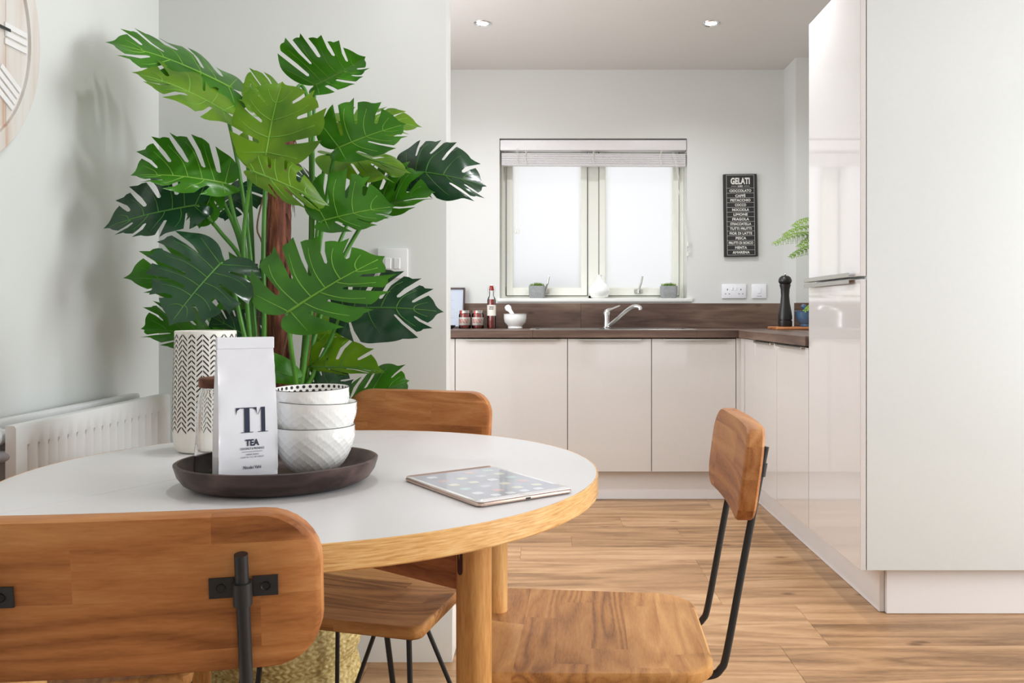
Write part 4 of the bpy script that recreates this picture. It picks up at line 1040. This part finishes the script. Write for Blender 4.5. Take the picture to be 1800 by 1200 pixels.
bm = bmesh.new(); tube(bm, [(-1.040, RY0_-0.030, 0.778), (-1.038, RY0_-0.026, 0.778), (-1.034, RY0_+0.012, 0.778), (-1.032, RY0_+0.016, 0.778), (-1.000, RY0_+0.030, 0.778)], [0.014, 0.018, 0.019, 0.0135, 0.012], 20)
obj('valve', bm, M['radiator'], t)
bm = bmesh.new(); tube(bm, catmull([(-1.068, RY0_+0.01, 0.742), (-1.04, RY0_-0.005, 0.742), (-1.002, RY0_+0.012, 0.742)], 4), 0.011, 14); obj('connecting_pipe', bm, M['pipe'], t)
bm = bmesh.new(); box(bm, -1.133, -1.075, 1.66, 1.69, 0.25, 0.74); box(bm, -1.133, -1.075, 2.1, 2.13, 0.25, 0.74); obj('wall_bracket', bm, M['pipe'], t)

# ------------------------------------------------------------------ clock
CY_, CZ_, CR = 1.545, 1.588, 0.300
t = thing('wall_clock', 'large round whitewashed plank clock with raised roman numerals, cut off at left', 'clock', (XL, CY_, CZ_))
def yz(bm): return mapbm(bm, lambda x, y, z: Vector((z, x, y)))       # local plane (x,y,depth) -> wall plane
w_ = 2*(CR-0.012)/6
for k in range(6):
    a, b = -(CR-0.012)+k*w_, -(CR-0.012)+(k+1)*w_-0.0012
    bm = bmesh.new(); pts = []
    m_ = 14; R_ = CR-0.012
    xsn = [a+(b-a)*i/m_ for i in range(m_+1)]
    up = [(x, math.sqrt(max(0, R_*R_-x*x))) for x in xsn]; dn = [(x, -y) for x, y in reversed(up)]
    pts = [p for i, p in enumerate(up+dn) if i == 0 or math.dist(p, (up+dn)[i-1]) > 1e-5]
    if math.dist(pts[0], pts[-1]) < 1e-5: pts.pop()
    lo = [bm.verts.new((x, y, 0.002)) for x, y in pts]; hi = [bm.verts.new((x, y, 0.012)) for x, y in pts]
    for i in range(len(pts)): bm.faces.new((lo[i], lo[(i+1) % len(pts)], hi[(i+1) % len(pts)], hi[i]))
    bm.faces.new(hi); bm.faces.new(lo[::-1]); obj('plank', yz(bm), M['clock'], t, 30)
for nm, prof in (('outer_ring', [(CR-0.034, 0.012), (CR-0.034, 0.019), (CR-0.002, 0.019), (CR, 0.017), (CR, 0.001), (CR-0.013, 0.001)]), ('inner_ring', [(0.166, 0.012), (0.166, 0.017), (0.178, 0.017), (0.178, 0.012)])):
    obj(nm, yz(lathe(bmesh.new(), prof, 96)), M['clock'], t, 40)
def strip(bm, p, q, w, z0, z1):
    p, q = Vector(p), Vector(q); d = (q-p).normalized(); n_ = Vector((-d.y, d.x))*w/2
    pts = [p-n_, q-n_, q+n_, p+n_]
    lo = [bm.verts.new((v.x, v.y, z0)) for v in pts]; hi = [bm.verts.new((v.x, v.y, z1)) for v in pts]
    for i in range(4): bm.faces.new((lo[i], lo[(i+1) % 4], hi[(i+1) % 4], hi[i]))
    bm.faces.new(hi); bm.faces.new(lo[::-1])
NUM = {1: 'I', 2: 'II', 3: 'III', 4: 'IIII', 5: 'V', 6: 'VI', 7: 'VII', 8: 'VIII', 9: 'IX', 10: 'X', 11: 'XI', 12: 'XII'}
for h, s in NUM.items():
    a = PI/2-h*PI/6; e = Vector((math.cos(a), math.sin(a))); n_ = Vector((e.y, -e.x))
    bm = bmesh.new(); r0, r1 = 0.185, 0.258; wI, wV, wX = 0.0165, 0.040, 0.040
    tot = sum({'I': wI, 'V': wV, 'X': wX}[c] for c in s); x = -tot/2
    for c in s:
        w = {'I': wI, 'V': wV, 'X': wX}[c]; m_ = x+w/2
        if c == 'I': strip(bm, e*r0+n_*m_, e*r1+n_*m_, 0.0115, 0.012, 0.0155)
        elif c == 'V':
            strip(bm, e*r0+n_*m_, e*r1+n_*(m_-0.013), 0.010, 0.012, 0.0155); strip(bm, e*r0+n_*m_, e*r1+n_*(m_+0.013), 0.010, 0.012, 0.0157)
        else:
            strip(bm, e*r0+n_*(m_-0.013), e*r1+n_*(m_+0.013), 0.010, 0.012, 0.0155); strip(bm, e*r0+n_*(m_+0.013), e*r1+n_*(m_-0.013), 0.010, 0.012, 0.0157)
        x += w
    obj('numeral', yz(bm), M['clockwhite'], t, 30)
bm = bmesh.new(); strip(bm, (-0.03, 0), (0.192, 0.006), 0.006, 0.021, 0.0225); obj('minute_hand', yz(bm), M['black'], t, 30)
bm = bmesh.new(); strip(bm, (0.02, 0.02), (-0.09, -0.09), 0.008, 0.0235, 0.025); obj('hour_hand', yz(bm), M['black'], t, 30)
obj('hub', yz(lathe(bmesh.new(), [(0, 0.012), (0.012, 0.012), (0.012, 0.026), (0, 0.027)], 20)), M['black'], t)

# ------------------------------------------------------------------ basket
BX, BY = -0.655, 2.085
t = thing('seagrass_basket', 'round woven seagrass basket on the floor holding the big plant', 'basket', (BX, BY, 0))
bm = bmesh.new(); seg = 560
prof = [(0.150, 0.0), (0.160, 0.006), (0.170, 0.04), (0.180, 0.08), (0.184, 0.12), (0.178, 0.150), (0.1735, 0.160), (0.176, 0.172), (0.187, 0.205), (0.188, 0.24), (0.183, 0.270), (0.180, 0.283)]
pp = catmull([(a, 0, b) for a, b in prof], 14); rings = []
for p in pp:
    ring = []; row = math.floor(p.z/0.0115); ph = (p.z/0.0115) % 1.0
    for i in range(seg):
        a = 2*PI*i/seg
        u = i/seg*70+(ph if row % 2 else 1-ph)*0.9
        w = abs(math.sin(PI*u))**0.7*math.sin(PI*ph)**0.5
        ring.append(bm.verts.new(((p.x-0.002+0.0042*w)*math.cos(a), (p.x-0.002+0.0042*w)*math.sin(a), p.z)))
    rings.append(ring)
inner = [[bm.verts.new((r*math.cos(2*PI*i/seg), r*math.sin(2*PI*i/seg), z)) for i in range(seg)] for r, z in ((0.176, 0.286), (0.170, 0.283), (0.172, 0.23))]
rings += inner
for a, b in zip(rings, rings[1:]):
    for i in range(seg): bm.faces.new((a[i], a[(i+1) % seg], b[(i+1) % seg], b[i]))
bm.faces.new(rings[0][::-1])
obj('basket_body', bm, M['basket'], t, 180)
obj('fold_line', lathe(bmesh.new(), [(0.1725, 0.157), (0.1765, 0.1585), (0.1765, 0.1625), (0.1725, 0.164)], 96), M['basket'], t)

# ------------------------------------------------------------------ monstera
PL = thing('monstera_plant', 'tall artificial monstera with broad split green leaves in seagrass basket', 'plant', (BX, BY, 0.2305))
PO = Vector((BX, BY, 0.2305))
obj('soil', lathe(bmesh.new(), [(0, -0.19), (0.13, -0.19), (0.165, 0), (0.12, 0.006), (0, 0.008)], 32), M['soil'], PL)
rr = random.Random(8)
# trunk
tp_ = [P(508, 1085, 2.09), P(506, 900, 2.09), P(497, 700, 2.09), P(490, 560, 2.09), P(490, 430, 2.09), P(491, 330, 2.09), P(495, 255, 2.09), P(499, 224, 2.09)]
cpts = catmull(tp_, 8); bm = bmesh.new(); seg = 28; rings = []
for k, p in enumerate(cpts):
    f = k/(len(cpts)-1); r0 = 0.033-0.006*f
    if f > 0.94: r0 *= 1-(f-0.94)*8
    ring = []
    for i in range(seg):
        a = 2*PI*i/seg
        r = r0*(1+0.06*math.sin(3*a+k*0.5)+0.05*math.sin(7*a-k*0.8)+rr.uniform(-0.03, 0.03))
        ring.append(bm.verts.new((p.x-PO.x+r*math.cos(a), p.y-PO.y+r*math.sin(a), p.z-PO.z)))
    rings.append(ring)
for a, b in zip(rings, rings[1:]):
    for i in range(seg): bm.faces.new((a[i], a[(i+1) % seg], b[(i+1) % seg], b[i]))
bm.faces.new(rings[0][::-1]); bm.faces.new(rings[-1]); obj('trunk', bm, M['trunk'], PL, 180)
bm = bmesh.new()
for k in range(70):
    c = rr.choice(cpts[20:]); a = rr.uniform(-PI, 0.2); q = c+Vector((math.cos(a), math.sin(a), 0))*0.03
    tube(bm, [q, q+Vector((math.cos(a)*0.004+0.002, -0.001, -0.02)), q+Vector((math.cos(a)*rr.uniform(0.004, 0.012), -0.001, -rr.uniform(0.03, 0.06)))], [0.0022, 0.0014, 0.0004], 4)
for v in bm.verts: v.co -= PO
obj('loose_fibre', bm, M['trunk'], PL, 60)['kind'] = 'stuff'
for pts in ([P(451, 700, 2.0), P(455, 560, 2.02), P(462, 440, 2.03), P(452, 400, 2.04), P(463, 345, 2.05), P(476, 300, 2.06)],
            [P(478, 745, 2.0), P(485, 700, 2.03), P(505, 672, 2.03), P(510, 650, 2.05)], [P(475, 700, 2.0), P(490, 650, 2.04), P(512, 560, 2.05)],
            [P(520, 720, 2.05), P(533, 640, 2.05), P(552, 560, 2.05), P(556, 520, 2.06)], [P(520, 700, 2.06), P(540, 640, 2.04), P(548, 560, 2.04)]):
    bm = tube(bmesh.new(), [p-PO for p in catmull(pts, 5)], 0.0045 if pts[0].x < -0.70 else 0.0022, 7); obj('aerial_root', bm, M['bark'], PL)

CTRL = [(0.0, 0.0), (-0.09, 0.035), (-0.185, 0.13), (-0.215, 0.26), (-0.165, 0.40), (-0.03, 0.505), (0.15, 0.56), (0.36, 0.54), (0.56, 0.455), (0.74, 0.33), (0.88, 0.17), (0.955, 0.06), (1.04, 0.0)]
def half_outline(r, nsl, depth=1.0):
    base = catmull([(a, b, 0) for a, b in CTRL], 8)
    # arclength
    L = [0]
    for a, b in zip(base, base[1:]): L.append(L[-1]+(b-a).length)
    tot = L[-1]
    def at(s):
        s *= tot
        for i in range(len(L)-1):
            if L[i] <= s <= L[i+1]: return base[i].lerp(base[i+1], (s-L[i])/max(1e-9, L[i+1]-L[i]))
        return base[-1]
    S = {5: [0.35, 0.475, 0.60, 0.72, 0.835], 4: [0.38, 0.53, 0.67, 0.80], 3: [0.42, 0.60, 0.77], 2: [0.5, 0.72], 0: []}[nsl]
    U = {5: [0.07, 0.20, 0.35, 0.51, 0.67], 4: [0.10, 0.27, 0.45, 0.63], 3: [0.14, 0.36, 0.58], 2: [0.22, 0.5], 0: []}[nsl]
    keep = [j for j in range(len(S)) if not (len(S) >= 4 and 0 < j < len(S)-1 and r.random() < 0.25)]
    S = [S[j]+r.uniform(-0.02, 0.02) for j in keep]; U = [U[j] for j in keep]
    out = []; prev = 0.0; veins = []; bounds = [0.10]+S+[0.97]
    for j, s in enumerate(S+[None]):
        end = (s-0.016) if s else 1.0
        n = max(3, int((end-prev)/0.02))
        for k in range(n+1):
            ss = prev+(end-prev)*k/n
            if j == 0 and k == 0: out.append(Vector((0, 0, 0))); continue
            p = at(ss).copy()
            f = k/n
            if s or j:
                ctr = Vector((0.38, 0, 0)); o = (p-ctr).normalized()
                bulge = 0.020*math.sin(PI*f)-0.004
                if j == len(S): bulge *= (1-f)
                if s and f > 0.80: bulge += 0.055*(f-0.80)/0.20
                p += o*bulge
                if s and f > 0.8: p.x += 0.035*(f-0.8)/0.2
            out.append(p)
        if s:
            e = at(s); m = Vector((U[j], 0, 0)); fr = r.choice([0.27, 0.36, 0.48])+r.uniform(-0.04, 0.06)
            fr = fr if depth >= 1 else 1-(1-fr)*depth
            inner = m.lerp(e, fr); mid = m.lerp(e, (fr+1)/2)
            d = (e-m).normalized(); nn = Vector((-d.y, d.x, 0))
            if nn.x > 0: nn = -nn          # towards base
            w = 0.016+r.uniform(0, 0.018)
            out += [mid+nn*w, inner+nn*w*0.75+d*0.015, inner, inner-nn*w*0.75+d*0.015, mid-nn*w*1.15]
            prev = s+0.020+r.uniform(0, 0.008)
    for j in range(len(bounds)-1):
        sm = bounds[j]*0.45+bounds[j+1]*0.55; e = at(sm)
        um = max(0.0, ((U+[0.85])[j] + ([-0.03]+U)[j])*0.5) if nsl else 0.15+0.2*j
        veins.append((Vector((um, 0, 0)), e))
    return out, veins
def leaf(tone, Bp, Tp, S1, S2, seed, nsl=(5, 5), bow=0.05, droop=0.16, stem=None, fold=0.0, dim=False):
    r = random.Random(seed); Bv, Tv, A1, A2 = P(*Bp), P(*Tp), P(*S1), P(*S2)
    eu = Tv-Bv; L = eu.length; u0, v0 = 0.10, 0.56
    l1 = (A1-Bv-eu*u0)/v0; l2 = (A2-Bv-eu*u0)/v0
    n = eu.cross(l1-l2).normalized()
    if n.z < -0.15 or (abs(n.z) <= 0.15 and n.y > 0): n = -n
    ph = r.uniform(0, 6)
    def mp(u, v, off=0.0):
        lat = l1 if v >= 0 else l2; av = abs(v)
        p = Bv+eu*u+lat*av
        h = bow*L*(1-((u-0.4)/0.62)**2) - droop*L*av*av*1.4 + fold*L*av - 0.05*L*max(0, u-0.55)**1.5*2
        h += 0.020*L*math.sin(ph+u*13+av*9)*min(1, av*3.0)
        return p+n*(h+off)
    out1, v1 = half_outline(r, nsl[0]); out2, v2 = half_outline(r, nsl[1])
    poly_ = [(p.x, max(0.0, p.y)) for p in out1]+[(p.x, -max(0.0, p.y)) for p in reversed(out2[1:-1])]
    # remove duplicates
    cl = []
    for p in poly_:
        if not cl or math.dist(p, cl[-1]) > 1e-4: cl.append(p)
    vs_ = [Vector(p) for p in cl]; nb = len(vs_); edges = [(i, (i+1) % nb) for i in range(nb)]
    g = 0.055
    for i in range(-4, 20):
        for j in range(-11, 12):
            vs_.append(Vector((i*g+(0.5*g if j % 2 else 0), j*g)))
    res = geometry.delaunay_2d_cdt(vs_, edges, [], 1, 1e-5)
    bm = bmesh.new()
    nv = [bm.verts.new(mp(p.x, p.y)-PO) for p in res[0]]
    for f in res[2]:
        c = sum((res[0][i] for i in f), Vector((0, 0)))/len(f)
        if inside(c, cl):
            try: bm.faces.new([nv[i] for i in f])
            except ValueError: pass
    loose = [v for v in bm.verts if not v.link_faces]; bmesh.ops.delete(bm, geom=loose, context='VERTS')
    lf = obj('leaf', bm, M[tone], PL, -180)
    vb = bmesh.new()
    k = L/0.24
    tube(vb, [mp(u/14*0.97, 0)-PO for u in range(0, 15)], [0.0030*k*(1-0.8*u/14)+0.0003 for u in range(15)], 6)
    for sgn, vv in ((1, v1), (-1, v2)):
        for m, e in vv:
            pts = []
            for i in range(8):
                f = i/7*0.86; q = m.lerp(e, f); q.x += 0.05*math.sin(PI*min(1, f))*(-1 if e.x > 0.1 else 0.0)
                pts.append(mp(q.x, sgn*max(0.0001, q.y))-PO)
            tube(vb, pts, [0.0015*k*(1-0.75*i/7)+0.0002 for i in range(8)], 5)
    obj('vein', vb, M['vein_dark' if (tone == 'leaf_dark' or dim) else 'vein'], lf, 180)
    if stem:
        pts = catmull([mp(0.0, 0)]+[P(*s) for s in stem], 8)
        rad = [(0.0042+0.0020*min(1, i/(len(pts)-1)*1.6)) for i in range(len(pts))]
        obj('leaf_stalk', tube(bmesh.new(), [p-PO for p in pts], rad, 8), M['stem'], PL, 180)
def inside(p, poly):
    c = False; j = len(poly)-1
    for i in range(len(poly)):
        (xi, yi), (xj, yj) = poly[i], poly[j]
        if (yi > p.y) != (yj > p.y) and p.x < (xj-xi)*(p.y-yi)/(yj-yi)+xi: c = not c
        j = i
    return c
D_, M_, Y_ = 'leaf_dark', 'leaf_mid', 'leaf_bright'
RR = [(525, 740, 2.03), (515, 1085, 2.07)]; RL = [(452, 740, 2.06), (470, 1085, 2.08)]
LEAVES = [
 (M_, (405, 160, 2.12), (196, 71, 1.98), (352, 92, 2.20), (345, 168, 2.00), 1, (5, 4), dict(stem=[(430, 230, 2.1), (442, 400, 2.1), (448, 600, 2.1)]+RL)),
 (Y_, (396, 201, 2.02), (240, 125, 1.90), (392, 140, 2.14), (352, 196, 1.90), 2, (4, 3), dict(stem=[(420, 300, 2.04), (440, 450, 2.06), (446, 600, 2.07)]+RL)),
 (Y_, (505, 188, 2.18), (428, 148, 2.12), (478, 134, 2.22), (460, 205, 2.1), 3, (2, 2), dict(stem=[(530, 150, 2.2), (545, 220, 2.2), (545, 480, 2.16)]+RR)),
 (Y_, (468, 277, 1.96), (494, 146, 1.99), (405, 222, 1.93), (563, 238, 1.93), 4, (3, 3), dict(stem=[(466, 330, 1.99), (463, 450, 2.0), (464, 600, 2.02)]+RL)),
 (Y_, (445, 303, 1.93), (572, 356, 1.86), (440, 232, 2.00), (490, 345, 1.88), 5, (4, 3), dict(stem=[(434, 360, 1.97), (428, 450, 1.99), (440, 600, 2.02)]+RL, bow=0.03)),
 (M_, (551, 150, 2.12), (642, 102, 2.04), (500, 78, 2.10), (600, 158, 2.05), 6, (5, 4), dict(stem=[(550, 260, 2.13), (549, 420, 2.13), (535, 600, 2.1)]+RR)),
 (Y_, (596, 218, 2.14), (736, 219, 2.12), (630, 186, 2.20), (640, 240, 2.08), 7, (3, 2), {}),
 (M_, (592, 263, 2.02), (708, 218, 1.99), (583, 188, 2.00), (650, 277, 1.97), 8, (3, 3), dict(stem=[(580, 310, 2.04), (563, 420, 2.06), (545, 560, 2.06)]+RR)),
 (Y_, (575, 276, 2.10), (716, 298, 2.01), (625, 262, 2.14), (615, 312, 2.00), 9, (2, 2), dict(stem=[(565, 330, 2.12), (555, 440, 2.12), (540, 600, 2.1)]+RR, dim=True)),
 (D_, (716, 303, 2.18), (848, 323, 2.08), (755, 244, 2.22), (765, 345, 2.10), 10, (5, 4), dict(stem=[(660, 360, 2.14), (600, 460, 2.12), (556, 580, 2.1)]+RR)),
 (M_, (618, 386, 2.14), (757, 337, 2.07), (640, 296, 2.16), (680, 380, 2.06), 11, (5, 3), dict(stem=[(595, 430, 2.12), (560, 520, 2.1), (540, 620, 2.08)]+RR, dim=True)),
 (M_, (567, 390, 1.97), (689, 362, 1.94), (566, 306, 1.98), (620, 404, 1.93), 12, (3, 3), dict(stem=[(560, 440, 1.99), (548, 540, 2.0), (535, 640, 2.02)]+RR)),
 (M_, (398, 326, 1.97), (236, 305, 1.89), (350, 240, 2.04), (350, 338, 1.91), 13, (5, 3), dict(stem=[(412, 380, 2.0), (432, 450, 2.02), (450, 600, 2.04)]+RL)),
 (D_, (346, 363, 2.02), (187, 397, 1.93), (318, 296, 2.06), (315, 402, 1.97), 14, (5, 4), dict(stem=[(385, 405, 2.04), (430, 470, 2.06), (450, 600, 2.06)]+RL)),
 (M_, (378, 332, 2.07), (350, 398, 2.02), (335, 350, 2.06), (392, 362, 2.05), 15, (2, 2), dict(stem=[(395, 360, 2.08), (425, 440, 2.08), (450, 600, 2.08)]+RL, dim=True)),
 (D_, (425, 325, 2.16), (395, 385, 2.12), (385, 345, 2.15), (462, 345, 2.14), 16, (3, 3), {}),
 (D_, (389, 464, 1.92), (300, 566, 1.83), (292, 415, 1.92), (452, 505, 1.90), 17, (5, 4), dict(stem=[(408, 500, 1.98), (425, 570, 2.0), (440, 640, 2.02)]+RL)),
 (M_, (425, 512, 2.10), (224, 486, 2.02), (378, 432, 2.14), (380, 540, 2.06), 18, (4, 3), dict(stem=[(440, 560, 2.1), (450, 640, 2.1)]+RL, dim=True)),
 (M_, (507, 551, 1.87), (668, 452, 1.86), (462, 452, 1.90), (610, 566, 1.83), 19, (5, 4), dict(stem=[(513, 620, 1.92), (521, 680, 1.97)]+RR)),
 (D_, (605, 545, 2.08), (770, 545, 1.98), (645, 474, 2.12), (640, 600, 2.02), 20, (5, 5), dict(stem=[(580, 600, 2.06), (550, 660, 2.04)]+RR)),
 (Y_, (548, 552, 2.12), (580, 584, 2.08), (602, 556, 2.12), (540, 576, 2.1), 21, (0, 0), {}),
 (Y_, (545, 647, 2.05), (668, 650, 1.98), (578, 592, 2.08), (610, 655, 2.0), 22, (3, 3), dict(stem=[(535, 690, 2.05)]+RR, dim=True)),
 (D_, (558, 700, 2.04), (606, 648, 2.02), (538, 650, 2.05), (600, 706, 2.0), 23, (3, 3), dict(dim=True)),
 (M_, (600, 728, 2.05), (714, 668, 2.08), (640, 655, 2.12), (660, 730, 2.0), 24, (4, 3), dict(stem=[(560, 740, 2.04), (530, 800, 2.05), (518, 1085, 2.07)], dim=True)),
 (M_, (395, 600, 2.16), (254, 576, 2.06), (335, 536, 2.18), (330, 612, 2.1), 25, (4, 3), dict(stem=[(430, 640, 2.14)]+RL, dim=True)),
 (D_, (450, 600, 2.22), (372, 556, 2.16), (430, 540, 2.2), (400, 615, 2.2), 26, (3, 3), {}),
 (M_, (522, 664, 1.98), (440, 640, 1.93), (492, 622, 1.97), (480, 672, 1.95), 27, (0, 0), dict(dim=True)),
 (D_, (560, 330, 2.18), (500, 300, 2.16), (530, 290, 2.2), (530, 345, 2.16), 28, (3, 3), {}),
 (D_, (470, 560, 2.16), (430, 470, 2.14), (415, 530, 2.16), (490, 500, 2.18), 29, (3, 3), {}),
 (D_, (690, 320, 2.2), (760, 300, 2.2), (700, 290, 2.24), (720, 335, 2.18), 30, (3, 2), {}),
 (Y_, (560, 600, 2.2), (600, 560, 2.2), (545, 560, 2.2), (600, 600, 2.2), 31, (2, 2), {}),
]
for tone, b_, t_p, s1, s2, sd_, ns, kw in LEAVES: leaf(tone, b_, t_p, s1, s2, sd_, ns, **kw)
